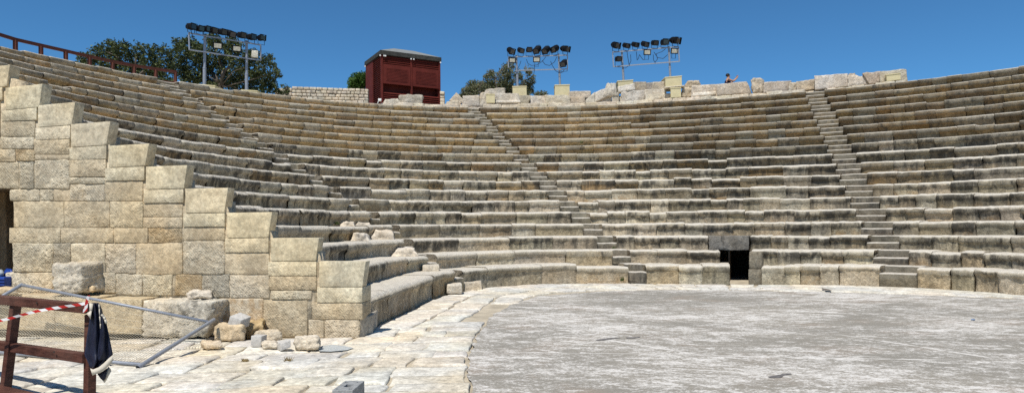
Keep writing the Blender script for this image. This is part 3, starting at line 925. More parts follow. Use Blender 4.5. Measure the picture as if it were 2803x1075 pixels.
# mortar and core behind the blocks
for (x0, y0, x1) in [(872, 760, 980), (740, 690, 872), (620, 620, 740), (506, 550, 620), (398, 490, 506), (296, 430, 398), (193, 370, 296), (103, 315, 193), (40, 270, 103)]:
    px = [(x0, 945), (x1, 945), (x1, y0), (x0, y0)]
    f = [PW(a, b, -.012) for a, b in px]
    hexa(face, f + [p - WN * .30 for p in f], .001, (2, 1, 2), 0, 1, (.56, .48, .35), (0, .1, 0))
for (x0, y0, x1, y1) in [(-72, 215, 40, 516), (-160, 160, -72, 516), (-270, 100, -160, 516), (-440, 60, -270, 945), (-270, 516, -142, 945), (38, 516, 40.5, 945)]:
    px = [(x0, y1), (x1, y1), (x1, y0), (x0, y0)]
    f = [PW(a, b, -.012) for a, b in px]
    hexa(face, f + [p - WN * .30 for p in f], .001, (2, 1, 2), 0, 1, (.56, .48, .35), (0, .1, 0))
face.build('wall_face', M['ashlar'], wall, True, recalc=False)
# shaded corner stone at the wall's right foot
mb = MB()
f = [PW(984, 931, .0), PW(1019, 914, -.35), PW(1019, 862, -.35), PW(984, 868, .0)]
hexa(mb, f + [p - Vector((.05, -.7, 0)) for p in f], .03, (5, 5, 5), .03, 6, (.46, .41, .33), (.35, 0, 0))
mb.build('corner_stone', M['rock'], wall, True)
# passage behind the doorway at the left
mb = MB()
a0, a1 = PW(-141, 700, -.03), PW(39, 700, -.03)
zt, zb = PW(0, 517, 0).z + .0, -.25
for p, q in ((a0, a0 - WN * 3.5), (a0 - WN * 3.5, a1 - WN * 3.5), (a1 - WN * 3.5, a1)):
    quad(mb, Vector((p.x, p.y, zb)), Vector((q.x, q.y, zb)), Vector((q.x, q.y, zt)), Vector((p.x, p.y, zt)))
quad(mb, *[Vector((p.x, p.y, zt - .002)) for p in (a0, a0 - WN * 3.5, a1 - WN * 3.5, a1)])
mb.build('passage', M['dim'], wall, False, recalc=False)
mb = MB()
f = [PW(-60, 745, -.9), PW(17, 745, -.9), PW(14, 520, -.9), PW(-60, 520, -.9)]
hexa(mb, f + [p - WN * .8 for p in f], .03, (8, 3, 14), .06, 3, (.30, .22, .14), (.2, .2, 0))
mb.build('inner_jamb', M['rock'], wall, True)

# ledge along the wall's foot, loose blocks
def one(name, label, cat, mk, mat='rock', group=None, smooth=True):
    mb = MB(); mk(mb)
    return tag(mb.build(name, M[mat], None, smooth), label, cat, group)
def ledge(mb):
    for (x0, x1, yt, yb, o, kind) in [(30, 150, 808, 904, .42, 'm'), (150, 268, 812, 908, .44, 'm'), (268, 388, 818, 914, .44, 'm'), (-140, 30, 806, 900, .38, 'm')]:
        wblock(mb, x0, yt, x1, yb, kind, .5, o)
ldg = thing('stone_ledge', 'low stone ledge along the foot of the ashlar wall behind wire panel', 'ledge', Vector((-6.5, 11.2, -.2)))
mb = MB(); ledge(mb); mb.build('smooth_block', M['ashlar'], ldg, True, recalc=False)
mb = MB()
f = [PW(390, 922, .44), PW(560, 925, .44), PW(587, 826, .46), PW(388, 822, .46)]
hexa(mb, f + [p - WN * .47 for p in f], .05, (30, 6, 14), .045, 8.0, (.66, .60, .49), (.50, .05, .6), .05)
tag(mb.build('pitted_block', M['rock'], ldg, True), 'pitted black and white end block')
def boulder(mb):
    f = [PW(143, 803, .46), PW(218, 803, .46), PW(216, 722, .44), PW(141, 722, .44)]
    bk = [p - WN * .5 for p in f]; bk[1] += Vector((.12, 0, 0)); bk[2] += Vector((.12, 0, .02))
    hexa(mb, f + bk, .04, (16, 8, 16), .032, 7.0, (.64, .58, .47), (.0, .15, .8), .045)
one('stone_block', 'tall pitted pale block standing on the ledge against the ashlar wall', 'stone block', boulder)
def rock_px(x0, y0, x1, y1, D, th, r=.1, tint=PALE, amp=.03, tilt=0, wear=(.05, .1, 0), top=None):
    def mk(mb):
        px = [(x0, y1), (x1, y1 + tilt), (x1 - (top or 0), y0 + tilt), (x0 + (top or 0), y0)]
        view_block(mb, px, D, th, min(r, .045), n=(12, 8, 8), amp=amp * 1.5, freq=5.0 / max(.3, th * 2), tint=tint, wear=(wear[0], wear[1], .5), amp2=amp * .8)
    return mk
def gD(x, y, z=-.14): return PZ(x, y, z).y
one('rock', 'large tan rock carrying a grey concrete cube by the ashlar wall', 'rock', rock_px(586, 890, 672, 934, gD(620, 934) + .02, .35, .07, (.62, .50, .34), .035, top=6), group='loose rocks by the wall')
one('rock', 'flat tan stone just right of the wire panel corner', 'rock', rock_px(549, 936, 609, 956, gD(580, 956), .25, .05, (.63, .53, .40), .02), group='loose rocks by the wall')
one('rock', 'brown angular rock against the wall between two concrete cubes', 'rock', rock_px(668, 884, 723, 928, gD(690, 928) + .15, .3, .1, (.50, .37, .20), .05, -8), group='loose rocks by the wall')
one('rock', 'pale low rock behind the small upright grey cube', 'rock', rock_px(704, 908, 768, 934, gD(735, 934) + .1, .3, .1, (.58, .49, .36), .035), group='loose rocks by the wall')
one('rock', 'white rounded rock nearest the wall corner gravel', 'rock', rock_px(807, 926, 875, 959, gD(840, 959), .3, .1, (.66, .60, .50), .035), group='loose rocks by the wall')
one('rock', 'long pale stone lying on top of the ledge', 'rock', rock_px(514, 795, 580, 819, PW(545, 815, .2).y, .22, .09, (.66, .57, .45), .03), group='loose rocks by the wall')
one('rock', 'small round stone at foot of the tall pitted block', 'rock', rock_px(238, 783, 262, 800, PW(250, 800, .3).y, .15, .06, (.60, .48, .32), .02), group='loose rocks by the wall')
one('stone_slab', 'tan split slab at far left beneath blue crate', 'stone slab', rock_px(-70, 789, 48, 806, PW(0, 800, .6).y, .4, .03, (.62, .50, .34), .03))
one('rock', 'half buried pale stone between the two grey cubes', 'rock', rock_px(716, 938, 760, 956, gD(735, 956), .3, .05, (.66, .59, .48), .02), group='loose rocks by the wall')
def cube_mk(px, D, th, skew=(0, 0, 0)):
    def mk(mb):
        f = [P(x, y, D) for x, y in px]; s = Vector(skew)
        d = Vector((0, th, 0)) + s
        hexa(mb, f + [p + d for p in f], .008, (5, 5, 5), .004, 9, (.4, .4, .4))
    return mk
D = gD(640, 934) + .1
one('concrete_cube', 'grey concrete cube tilted on top of the large tan rock', 'concrete cube', cube_mk([(621, 892), (654, 903), (660, 876), (629, 864)], D, .16, (.10, 0, .04)), 'concrete', 'grey concrete test cubes')
one('concrete_cube', 'small grey concrete cube standing upright left of the other ground cube', 'concrete cube', cube_mk([(686, 948), (714, 951), (716, 919), (687, 918)], gD(700, 950), .15, (.03, 0, 0)), 'concrete', 'grey concrete test cubes')
one('concrete_cube', 'grey concrete cube on paving beside the white rounded rock', 'concrete cube', cube_mk([(768, 961), (796, 949), (795, 930), (768, 940)], gD(768, 962), .15, (-.10, 0, 0)), 'concrete', 'grey concrete test cubes')
# hollow concrete block in the foreground
def hollow(name, label):
    t = thing(name, label, 'concrete block', Vector(((934 - CX) / F * 6.45, 6.45, -.165)))
    t.rotation_euler = (0, 0, rad(-4))
    wx, ly, hz = .205, .40, .235
    bm = bmesh.new()
    xs = [-wx / 2, -.06, -.045, .045, .06, wx / 2]
    # plan outline with one square core and four small holes, built as a cell grid
    gx = [-wx / 2, -.078, -.048, -.036, .036, .048, .078, wx / 2]
    gy = [0, .045, .085, .14, .26, .315, .355, ly]
    hole = set([(3, 3)] + [(i, j) for i in (1, 5) for j in (1, 5)])
    mb = MB()
    def cell(i, j): return 0 <= i < 7 and 0 <= j < 7 and (i, j) not in hole
    for i in range(7):
        for j in range(7):
            if not cell(i, j): continue
            x0, x1, y0, y1 = gx[i], gx[i + 1], gy[j], gy[j + 1]
            mb.add([(x0, y0, hz), (x1, y0, hz), (x1, y1, hz), (x0, y1, hz)], [(0, 1, 2, 3)], (.4, .4, .4))
            for (di, dj, a, b) in ((-1, 0, (x0, y1), (x0, y0)), (1, 0, (x1, y0), (x1, y1)), (0, -1, (x0, y0), (x1, y0)), (0, 1, (x1, y1), (x0, y1))):
                if not cell(i + di, j + dj):
                    mb.add([(a[0], a[1], 0), (b[0], b[1], 0), (b[0], b[1], hz), (a[0], a[1], hz)], [(0, 1, 2, 3)], (.4, .4, .4))
    o = mb.build('block_body', M['darkconcrete'], t, local=True)
    bm = bmesh.new(); bm.from_mesh(o.data); bmesh.ops.remove_doubles(bm, verts=bm.verts, dist=1e-5); bmesh.ops.recalc_face_normals(bm, faces=bm.faces); bm.to_mesh(o.data); bm.free()
    add_bevel(o, .006)
    return t
hollow('hollow_block', 'grey hollow concrete block standing alone on the foreground paving')

# rubble where the left stairway has collapsed
def rub(label, x0, y0, x1, y1, k, d, tint=(.64, .57, .47), amp=.07):
    D = rowhit((x0 + x1) / 2, k, d)[1]
    w_ = x1 - x0
    def mk(mb):
        px = [(x0, y1 + 3), (x1, y1 + 3), (x1 - w_ * R(.1, .3), y0 + R(0, 5)), (x0 + w_ * R(.1, .35), y0 + R(0, 3))]
        view_block(mb, px, D, .6, .03, n=(12, 9, 8), amp=amp, freq=4.0, tint=tint, wear=(.05, .1, 0), amp2=amp * .7)
    one('rubble_stone', label, 'rubble', mk, group='rubble on the collapsed left stairway')
rub('largest white rubble lump where the left stairway collapsed', 1004, 627, 1082, 662, 4, -.25)
rub('low white lump left of the largest rubble lump', 960, 636, 1016, 664, 4, -.35)
rub('flat white fragment above the largest rubble lump', 968, 608, 1022, 623, 5, -.35)
rub('leftmost low white fragment on the collapsed stairway', 925, 606, 974, 623, 5, -.35)
rub('white crumbled pile on second row of the collapsed stairway', 1070, 676, 1146, 700, 3, -.35)

def sq(label, x0, y0, x1, y1, k, d, tint):
    D = rowhit((x0 + x1) / 2, k, d)[1]
    one('rubble_stone', label, 'rubble', lambda mb: view_block(mb, [(x0, y1 + 4), (x1, y1 + 4), (x1 - 2, y0), (x0 + 1, y0 + 1)], D, .55, .03, n=(10, 8, 7), amp=.025, freq=5, tint=tint, wear=(.1, .1, .3)), group='rubble on the collapsed left stairway')
sq('pale stone wedged under the first seat right of left stairway', 1262, 771, 1320, 798, 1, -.12, (.50, .445, .36))
sq('pale squared stone used as a step on the left stairway', 1156, 725, 1204, 750, 2, -.35, (.58, .52, .42))

sq('squared white stone at the foot of the left stairway', 1222, 777, 1266, 800, 1, -.25, (.62, .56, .46))
# ------------------------------------------------------------------ parapet on the rim
def rimD(x, d=1.0): return rowhit(x, NROW, d)[1]
def course(label, xa, xb, d, h0, h1):
    mb = MB(); x = xa
    while x < xb:
        x2 = min(x + R(22, 60), xb)
        if xb - x2 < 12: x2 = xb
        Da, Db = rimD(x, d), rimD(x2, d)
        zt = 7.56 + R(h0, h1)
        f = [Vector(((x - CX) / F * Da, Da, 7.45)), Vector(((x2 - CX) / F * Db, Db, 7.45)), Vector(((x2 - CX) / F * Db, Db, zt)), Vector(((x - CX) / F * Da, Da, zt))]
        hexa(mb, f + [p + Vector((p.x * .03, .7, 0)) for p in f], .04, (7, 4, 5), .04, 4, jitter((.54, .48, .38), .12), (R(0, .35), 0, .5), .035)
        x = x2
    tag(mb.build('rubble_course', M['rock'], None, True), label, 'rubble course', 'low rubble courses under the parapet blocks')
course('low pale rubble course in front of the kiosk base', 1045, 1285, .86, .20, .30)
course('low pale rubble course under the middle light stand', 1325, 1605, .86, .24, .36)
course('low pale rubble course under the right light stand', 1605, 1880, .86, .22, .34)
course('low pale rubble course below the photographing person', 1880, 2204, .84, .20, .30)
course('low pale rubble course right of the right stairway head', 2266, 2482, .84, .14, .22)
course('low pale rubble at the head of the narrow stairway', 1283, 1327, 1.1, .12, .2)
course('low pale rubble at the head of the right stairway', 2202, 2268, 1.1, .12, .2)
course('taller rubble filling between the blocks under the middle stand', 1335, 1610, 1.75, .55, .75)
course('taller rubble filling between the blocks under the right stand', 1690, 1890, 1.7, .6, .85)
PAR = [  # label, quad bl br tr tl, depth offset, thickness, rounding, tint, wear, amp
    ('large squarish weathered block in front of the red kiosk', [(1101, 287), (1152, 287), (1155, 259), (1093, 260)], 1.0, .6, .16, (.46, .42, .345), .5, .07),
    ('low white stone left of the block before the kiosk', [(1050, 285), (1098, 285), (1086, 271), (1056, 273)], 1.0, .5, .1, (.64, .58, .48), .1, .05),
    ('pale block tilted on its corner beside the kiosk', [(1255, 290), (1271, 275), (1249, 253), (1229, 275)], 1.3, .4, .03, (.63, .56, .46), .05, .02),
    ('flat pale stone under the tilted block', [(1222, 290), (1256, 290), (1250, 277), (1226, 279)], 1.0, .4, .08, (.62, .56, .46), .1, .04),
    ('smooth squared block right of the tilted block', [(1268, 287), (1309, 286), (1308, 262), (1270, 264)], 1.2, .5, .04, (.58, .52, .44), .05, .02),
    ('rough stone pile end left of the small cream box', [(1310, 286), (1332, 286), (1342, 250), (1318, 256)], 1.2, .6, .12, (.58, .52, .42), .3, .08),
    ('long flat stone resting above the small cream box', [(1326, 258), (1380, 253), (1380, 241), (1334, 245)], 1.5, .6, .06, (.54, .49, .41), .35, .06),
    ('moulded cornice block between the small cream box and broad plinth', [(1356, 289), (1421, 289), (1417, 257), (1356, 257)], 1.2, .7, .03, (.58, .52, .43), .3, .02),
    ('wedge shaped brown stone under the left cream plinth', [(1428, 284), (1440, 284), (1455, 262), (1418, 262)], 1.25, .5, .05, (.46, .40, .30), .2, .04),
    ('pale block right of the wedge shaped brown stone', [(1458, 287), (1493, 286), (1495, 263), (1454, 264)], 1.2, .6, .05, (.62, .56, .47), .1, .04),
    ('wide pale block beneath the right cream plinth of the middle stand', [(1497, 288), (1558, 286), (1558, 262), (1495, 262)], 1.2, .6, .06, (.60, .55, .45), .15, .06),
    ('thin capping slab right of the middle light stand', [(1561, 266), (1614, 264), (1614, 250), (1561, 251)], 1.6, .8, .04, (.62, .56, .47), .15, .04),
    ('shaded squared block under the thin capping slab', [(1562, 287), (1598, 287), (1598, 266), (1562, 267)], 1.4, .6, .04, (.52, .45, .36), .1, .03),
    ('white eroded block at the top of the sloping wall', [(1653, 262), (1686, 258), (1684, 230), (1664, 229)], 1.1, .5, .08, (.62, .57, .49), .3, .08),
    ('white fragment leaning on the left cream plinth', [(1697, 249), (1736, 241), (1733, 230), (1694, 238)], 1.0, .3, .05, (.70, .64, .54), .05, .03),
    ('dark block with a red brown top between two cream plinths', [(1737, 246), (1767, 245), (1766, 225), (1736, 226)], 1.5, .5, .03, (.42, .36, .27), .35, .02),
    ('shaded grey block between two cream plinths', [(1768, 245), (1788, 245), (1786, 227), (1767, 228)], 1.9, .4, .03, (.42, .39, .35), .2, .02),
    ('smooth tan block left of the large cream plinth', [(1786, 244), (1817, 243), (1815, 224), (1790, 226)], 1.45, .5, .06, (.53, .46, .35), .15, .02),
    ('wide weathered block below the white fragment', [(1702, 276), (1767, 274), (1766, 247), (1704, 250)], 1.1, .6, .06, (.55, .50, .42), .3, .05),
    ('flat white stone left of the large plinth base', [(1769, 258), (1820, 254), (1819, 244), (1768, 247)], 1.2, .5, .04, (.66, .60, .5), .1, .04),
    ('white squared stone below the flat white stone', [(1770, 273), (1833, 268), (1831, 257), (1770, 260)], 1.1, .5, .04, (.68, .62, .52), .1, .03),
    ('rounded brown rock right of the large cream plinth', [(1874, 238), (1916, 235), (1910, 221), (1884, 221)], 1.6, .6, .14, (.52, .44, .33), .3, .06),
    ('rubble infill right of the small hanging cream box', [(1870, 266), (1893, 263), (1892, 240), (1871, 240)], 1.4, .5, .08, (.54, .48, .38), .4, .08),
    ('white edged block left of the photographing person', [(1896, 264), (1960, 260), (1959, 232), (1896, 235)], 1.1, .6, .03, (.62, .56, .48), .12, .015),
    ('long sloping block in front of the photographing person', [(1967, 257), (2054, 252), (2042, 224), (1964, 232)], 1.1, .7, .05, (.54, .48, .41), .15, .02),
    ('round deeply pitted stone right of the photographing person', [(2064, 252), (2090, 251), (2088, 215), (2060, 217)], 1.05, .5, .14, (.62, .56, .46), .45, .10),
    ('long plain block right of the pitted stone', [(2093, 251), (2160, 246), (2164, 222), (2094, 226)], 1.2, .6, .04, (.54, .48, .41), .1, .03),
    ('small pale broken stone beside the long plain block', [(2163, 246), (2180, 244), (2179, 226), (2164, 227)], 1.2, .5, .05, (.62, .55, .44), .2, .05),
    ('rough tan block above the right stairway head', [(2184, 245), (2231, 239), (2228, 217), (2183, 225)], 1.2, .6, .05, (.52, .44, .34), .2, .05),
    ('large white block above the right stairway', [(2235, 241), (2321, 232), (2316, 203), (2232, 209)], 1.05, .7, .04, (.66, .60, .53), .15, .03),
    ('white crumbling stone right of the large white block', [(2324, 234), (2384, 228), (2376, 210), (2326, 207)], 1.05, .5, .09, (.66, .60, .52), .15, .08),
    ('small dark stone above the crumbling stone', [(2324, 214), (2340, 212), (2338, 201), (2326, 203)], 1.4, .4, .06, (.46, .40, .32), .3, .04),
    ('brown slanting block beside the framed cream box', [(2384, 226), (2420, 222), (2412, 197), (2362, 201)], 1.35, .6, .06, (.50, .42, .34), .15, .05),
    ('rightmost parapet block with a cream box on its face', [(2412, 224), (2481, 218), (2478, 190), (2412, 197)], 1.3, .6, .03, (.56, .50, .39), .2, .03)]
for lab, px, d, th, r, t, stn, amp in PAR:
    xm = (px[0][0] + px[1][0]) / 2
    D = rimD(xm, d)
    def mk(mb):
        q = [list(p_) for p_ in px] if 'corner' in lab else [[px[0][0] - 4, px[0][1] + 4], [px[1][0] + 4, px[1][1] + 4], [px[2][0] + 3, px[2][1] - 1.5], [px[3][0] - 3, px[3][1] - 1.5]]
        view_block(mb, q, D, th, r * .6, n=(10, 6, 7), amp=amp, freq=4.5, tint=tuple(c_ * .87 for c_ in jitter(t, .05)), wear=(stn, .1, .5), amp2=amp * .9)
        if 'cornice' in lab:
            view_block(mb, [(1356, 282), (1425, 281), (1424, 274), (1356, 275)], D - .12, .3, .03, n=(10, 4, 4), amp=.015, freq=5, tint=(.62, .56, .47), wear=(.1, 0, 0))
        if 'white edged' in lab:
            view_block(mb, [(1896, 264), (1960, 259), (1960, 250), (1896, 254)], D - .05, .3, .03, n=(8, 3, 3), amp=.015, freq=5, tint=(.70, .64, .55))
    one('parapet_stone', lab, 'stone block', mk, 'rock', 'loose blocks along the rim of the theatre')
# sloping wall fragment
slw = thing('sloping_wall', 'grey wall fragment sloping up along the rim between two light stands', 'wall', P(1640, 285, rimD(1640, 1)))
for px, d, t in [([(1603, 289), (1628, 287), (1630, 250), (1604, 272)], 1.0, (.50, .47, .41)), ([(1628, 281), (1671, 260), (1668, 238), (1629, 252)], 1.0, (.54, .50, .44))]:
    mb = MB(); view_block(mb, px, rimD(1640, d), .5, .05, n=(10, 6, 8), amp=.03, freq=4, tint=t, wear=(.4, 0, 0))
    mb.build('capping_block', M['rock'], slw, True)
for px, d in [([(1629, 290), (1676, 288), (1672, 258), (1630, 280)], 1.25), ([(1676, 288), (1698, 286), (1694, 252), (1674, 258)], 1.1)]:
    mb = MB(); view_block(mb, px, rimD(1650, d), .5, .03, n=(8, 5, 6), amp=.03, freq=4, tint=(.50, .46, .39), wear=(.2, 0, 0))
    mb.build('lower_block', M['rock'], slw, True)

# cream plinths and boxes
def plinth(label, px, d, th, name='cream_plinth', cat='plinth', group='cream rendered plinths under the light stands', drop=4):
    xm = (px[0][0] + px[1][0]) / 2
    D = rimD(xm, d)
    mb = MB()
    q = [list(p) for p in px]; q[0][1] += drop; q[1][1] += drop
    f = [P(x, y, D) for x, y in q]
    dv = Vector((0, th, 0)) if xm < 1900 else Vector((.15 * th, th, 0))
    hexa(mb, f + [p + dv for p in f], .01, (4, 4, 4), .003, 3)
    # thin lid
    g = [P(px[3][0] - 1, px[3][1] + 2, D - .02), P(px[2][0] + 1, px[2][1] + 2, D - .02), P(px[2][0] + 1, px[2][1] - 1, D - .02), P(px[3][0] - 1, px[3][1] - 1, D - .02)]
    hexa(mb, g + [p + dv * 1.05 for p in g], .008, (3, 3, 3), .002, 3)
    return tag(add_bevel(mb.build(name, M['plinth']), .01), label, cat, group)
plinth('cream plinth under the left post of the middle light stand', [(1403, 260), (1442, 260), (1441, 236), (1403, 237)], 1.7, .7)
plinth('cream plinth under the right post of the middle light stand', [(1519, 262), (1560, 261), (1559, 232), (1519, 233)], 1.7, .7)
plinth('cream plinth under the left post of the right light stand', [(1693, 247), (1734, 243), (1733, 219), (1691, 222)], 1.6, .7)
plinth('large cream plinth under the right post of the right light stand', [(1822, 240), (1867, 237), (1866, 208), (1821, 212)], 1.6, .8)
plinth('low cream plinth under the left post of the stand among trees', [(545, 242), (589, 246), (588, 235), (543, 231)], .9, .8)
plinth('low cream plinth under the right post of the stand among trees', [(658, 257), (705, 262), (704, 249), (660, 246)], .9, .8)
GB = 'small cream boxes fixed along the rim'
def cbox(label, px, d): return plinth(label, px, d, .14, 'cream_box', 'box', GB, 0)
cbox('small square cream box on the parapet left of the middle stand', [(1331, 282), (1355, 282), (1354, 258), (1330, 258)], .96)
cbox('cream box hanging below the large plinth of right stand', [(1837, 268), (1865, 266), (1864, 240), (1836, 241)], .9)
cbox('cream box on face of the rightmost parapet block', [(2428, 223), (2466, 218), (2465, 200), (2426, 205)], 1.1)
one('stone_slab', 'thin pale slab between the large plinth and the cream box below', 'stone slab', lambda mb: view_block(mb, [(1818, 241), (1874, 236), (1872, 233), (1818, 238)], rimD(1845, 1.0), .6, .02, n=(8, 4, 3), amp=.01, freq=5, tint=(.58, .54, .46)))
def camera_mk(mb):
    view_block(mb, [(1035, 276), (1044, 276), (1044, 270), (1035, 270)], rimD(1040, .7), .2, .01, n=(3, 3, 3), amp=0, freq=1)
    D = rimD(1040, .8); tube(mb, P(1037, 276, D), P(1033, 284, D), .02)
one('junction_box', 'tiny pale box on a bracket at the left foot of the kiosk', 'box', camera_mk, 'white_tag')

# ------------------------------------------------------------------ kiosk
KD = rimD(1120, 1.7)
def kiosk():
    A = Vector(((1046 - CX) / F * KD, KD, 0))                     # front left corner
    ka = rad(29)
    ex = Vector((cos(ka), sin(ka), 0)); Wd = 3.3
    ey = Vector((-ex.y, ex.x, 0))
    DL = 2.75
    z0 = 7.5; zt = P(1045, 149, KD).z; ze = P(1045, 138, KD).z
    t = thing('kiosk', 'red brown louvred kiosk with grey hipped roof on the rim', 'kiosk', A + ex * (Wd / 2) + Vector((0, 0, z0)))
    def p(u, v, z): return A + ex * u + ey * v + Vector((0, 0, z))
    def slab(mb, u0, u1, v0, v1, za, zb):
        mb.add([p(u0, v0, za), p(u1, v0, za), p(u1, v1, za), p(u0, v1, za), p(u0, v0, zb), p(u1, v0, zb), p(u1, v1, zb), p(u0, v1, zb)],
               [(3, 2, 1, 0), (4, 5, 6, 7), (0, 1, 5, 4), (1, 2, 6, 5), (2, 3, 7, 6), (3, 0, 4, 7)])
    mb = MB(); slab(mb, .06, Wd - .06, .42, DL - .1, z0 - .2, zt - .02)
    Hh = zt - z0
    slab(mb, .06, Wd - .06, .10, .42, z0 - .2, z0 + Hh * .36); slab(mb, .06, Wd - .06, .10, .42, z0 + Hh * .52, zt - .02)
    slab(mb, .06, .12, .10, .42, z0 + Hh * .36, z0 + Hh * .52); slab(mb, Wd - .12, Wd - .06, .10, .42, z0 + Hh * .36, z0 + Hh * .52)
    mb.build('wall_panel', M['redmetal'], t)
    for u, v in ((0, 0), (Wd / 2 - .04, 0), (Wd - .08, 0), (0, DL - .1), (Wd - .08, DL - .1), (-.002, 1.4)):
        mb = MB(); slab(mb, u, u + .10, v, v + .10, z0 - .2, zt); mb.build('post', M['redmetal'], t)
    Hh = zt - z0
    bay = [(.10, Wd / 2 - .04), (Wd / 2 + .06, Wd - .08)]
    for u0, u1 in bay:
        mb = MB()
        zs = z0 + .05; was = 0
        while zs < zt - .05:
            fr = (zs - z0) / Hh
            if .335 < fr < .83:
                zs += .105
                if not was: mb.build('louvres', M['redmetal'], t); mb = MB(); was = 1
                continue
            mb.add([p(u0, .02, zs), p(u1, .02, zs), p(u1, .085, zs + .055), p(u0, .085, zs + .055), p(u0, .02, zs + .015), p(u1, .02, zs + .015), p(u1, .085, zs + .07), p(u0, .085, zs + .07)],
                   [(3, 2, 1, 0), (4, 5, 6, 7), (0, 1, 5, 4), (1, 2, 6, 5), (2, 3, 7, 6), (3, 0, 4, 7)])
            zs += .105
        mb.build('louvres', M['redmetal'], t)
        # raised shutter over a dark opening
        mb = MB()
        za, zb = z0 + Hh * .50, z0 + Hh * .84
        slab(mb, u0 + .01, u1 - .01, -.02, .02, za, zb)
        slab(mb, u0 + .02, u1 - .02, -.05, -.021, za, za + .05)
        for ua, ub, zc, zd in ((u0 + .16, u1 - .16, za + .16, za + .19), (u0 + .16, u1 - .16, zb - .22, zb - .19), (u0 + .16, u0 + .19, za + .19, zb - .22), (u1 - .19, u1 - .16, za + .19, zb - .22)):
            slab(mb, ua, ub, -.034, -.021, zc, zd)
        zz = za + .22
        while zz < zb - .24:
            slab(mb, u0 + .2, u1 - .2, -.030, -.021, zz, zz + .03); zz += .075
        sh = mb.build('shutter', M['redmetal'], t)
        mb = MB()
        for u in (u0 + .2, u1 - .24): slab(mb, u, u + .05, -.06, -.036, zb - .1, zb - .06)
        mb.build('catch', M['eave'], sh, recalc=True)
    mb = MB()
    zs = z0 + .05
    while zs < zt - .05:
        for v0, v1 in ((.10, 1.4),):
            mb.add([p(.0, v0, zs), p(.0, v1, zs), p(.07, v1, zs + .055), p(.07, v0, zs + .055), p(.0, v0, zs + .015), p(.0, v1, zs + .015), p(.07, v1, zs + .07), p(.07, v0, zs + .07)],
                   [(3, 2, 1, 0), (4, 5, 6, 7), (0, 1, 5, 4), (1, 2, 6, 5), (2, 3, 7, 6), (3, 0, 4, 7)])
        zs += .105
    mb.build('side_louvres', M['redmetal'], t)
    mb = MB(); slab(mb, -.01, .04, 1.5, DL - .1, z0 - .2, zt - .02); mb.build('door', M['redmetal'], t)
    mb = MB(); slab(mb, -.05, Wd + .05, -.07, DL + .05, zt - .01, ze); ev = mb.build('eave', M['eave'], t)
    mb = MB()
    o = .04
    c = [p(-o, -o, ze + .003), p(Wd + o, -o, ze + .003), p(Wd + o, DL + o, ze + .003), p(-o, DL + o, ze + .003)]
    top = [p(Wd * .33, DL * .42, ze + .5), p(Wd * .67, DL * .42, ze + .5), p(Wd * .67, DL * .58, ze + .5), p(Wd * .33, DL * .58, ze + .5)]
    mb.add(c + top, [(0, 1, 5, 4), (1, 2, 6, 5), (2, 3, 7, 6), (3, 0, 4, 7), (4, 5, 6, 7)])
    mb.build('roof', M['roofgrey'], t)
    mb = MB()
    for u, v in ((-.05, -.02), (.14, -.05), (.22, -.05), (Wd / 2 - .03, -.05), (Wd / 2 + .12, -.05), (Wd + .0, -.05), (-.06, DL - .1)):
        slab(mb, u - .03, u + .03, v - .03, v + .02, zt - .10, zt - .03)
    mb.build('bracket', M['white_tag'], t)
    return t
kiosk()

# ------------------------------------------------------------------ light stands
def oct_body(mb, L, w0, h0, w1, h1, ch=.3):
    """octagonal housing from back (y=L) to front (y=0)"""
    def ring(y, w_, h_):
        c = ch
        a, b = w_ / 2, h_ / 2
        return [(-a, y, -b * (1 - c * 1.6)), (-a * (1 - c), y, -b), (a * (1 - c), y, -b), (a, y, -b * (1 - c * 1.6)), (a, y, b * (1 - c * 1.6)), (a * (1 - c), y, b), (-a * (1 - c), y, b), (-a, y, b * (1 - c * 1.6))]
    rs = [ring(0, w0, h0), ring(L * .72, w0, h0), ring(L, w1, h1)]
    vs = [q for r in rs for q in r]
    fs = [(j * 8 + i, j * 8 + (i + 1) % 8, (j + 1) * 8 + (i + 1) % 8, (j + 1) * 8 + i) for j in range(2) for i in range(8)] + [tuple(range(8))[::-1], tuple(range(16, 24))]
    mb.add(vs, fs)
def make_spot(kind):
    """lamp at its pivot; the yoke hangs down to the bar"""
    t = bpy.data.objects.new('spotlight', None); COL.objects.link(t)
    mb = MB()
    if kind == 'box':
        oct_body(mb, .50, .34, .30, .24, .2)
        for i in range(4): box(mb, (-.10 + i * .055, .30, .145), (-.08 + i * .055, .48, .155))
    else:
        tube(mb, (0, .08, 0), (0, .44, 0), .16, 14); tube(mb, (0, .44, 0), (0, .56, 0), .16, 14, .10)
        for i in range(3): tube(mb, (0, .16 + .1 * i, 0), (0, .18 + .1 * i, 0), .175, 14)
    o = mb.build('housing', M['black'], t, local=True)
    for v in o.data.vertices: v.co.y -= .22
    mb = MB()
    if kind == 'box':
        for a, b in (((-.18, -.03, -.16), (.18, .0, -.14)), ((-.18, -.03, .14), (.18, 0, .16)), ((-.18, -.03, -.14), (-.16, 0, .14)), ((.16, -.03, -.14), (.18, 0, .14))): box(mb, a, b)
    else:
        s = .17
        for a, b in (((-s, -.06, -s), (s, .08, -s + .015)), ((-s, -.06, s - .015), (s, .08, s)), ((-s, -.06, -s + .015), (-s + .015, .08, s - .015)), ((s - .015, -.06, -s + .015), (s, .08, s - .015))): box(mb, a, b)
    o = mb.build('hood', M['black'], t, local=True)
    for v in o.data.vertices: v.co.y -= .22
    mb = MB()
    mb.add([(-.14, -.015, -.12), (.14, -.015, -.12), (.14, -.015, .12), (-.14, -.015, .12)], [(0, 1, 2, 3)])
    if kind == 'box': mb.v = [v + Vector((0, .005, 0)) for v in mb.v]
    o = mb.build('lens', M['lens'], t, local=True, recalc=False)
    for v in o.data.vertices: v.co.y -= .22
    return t
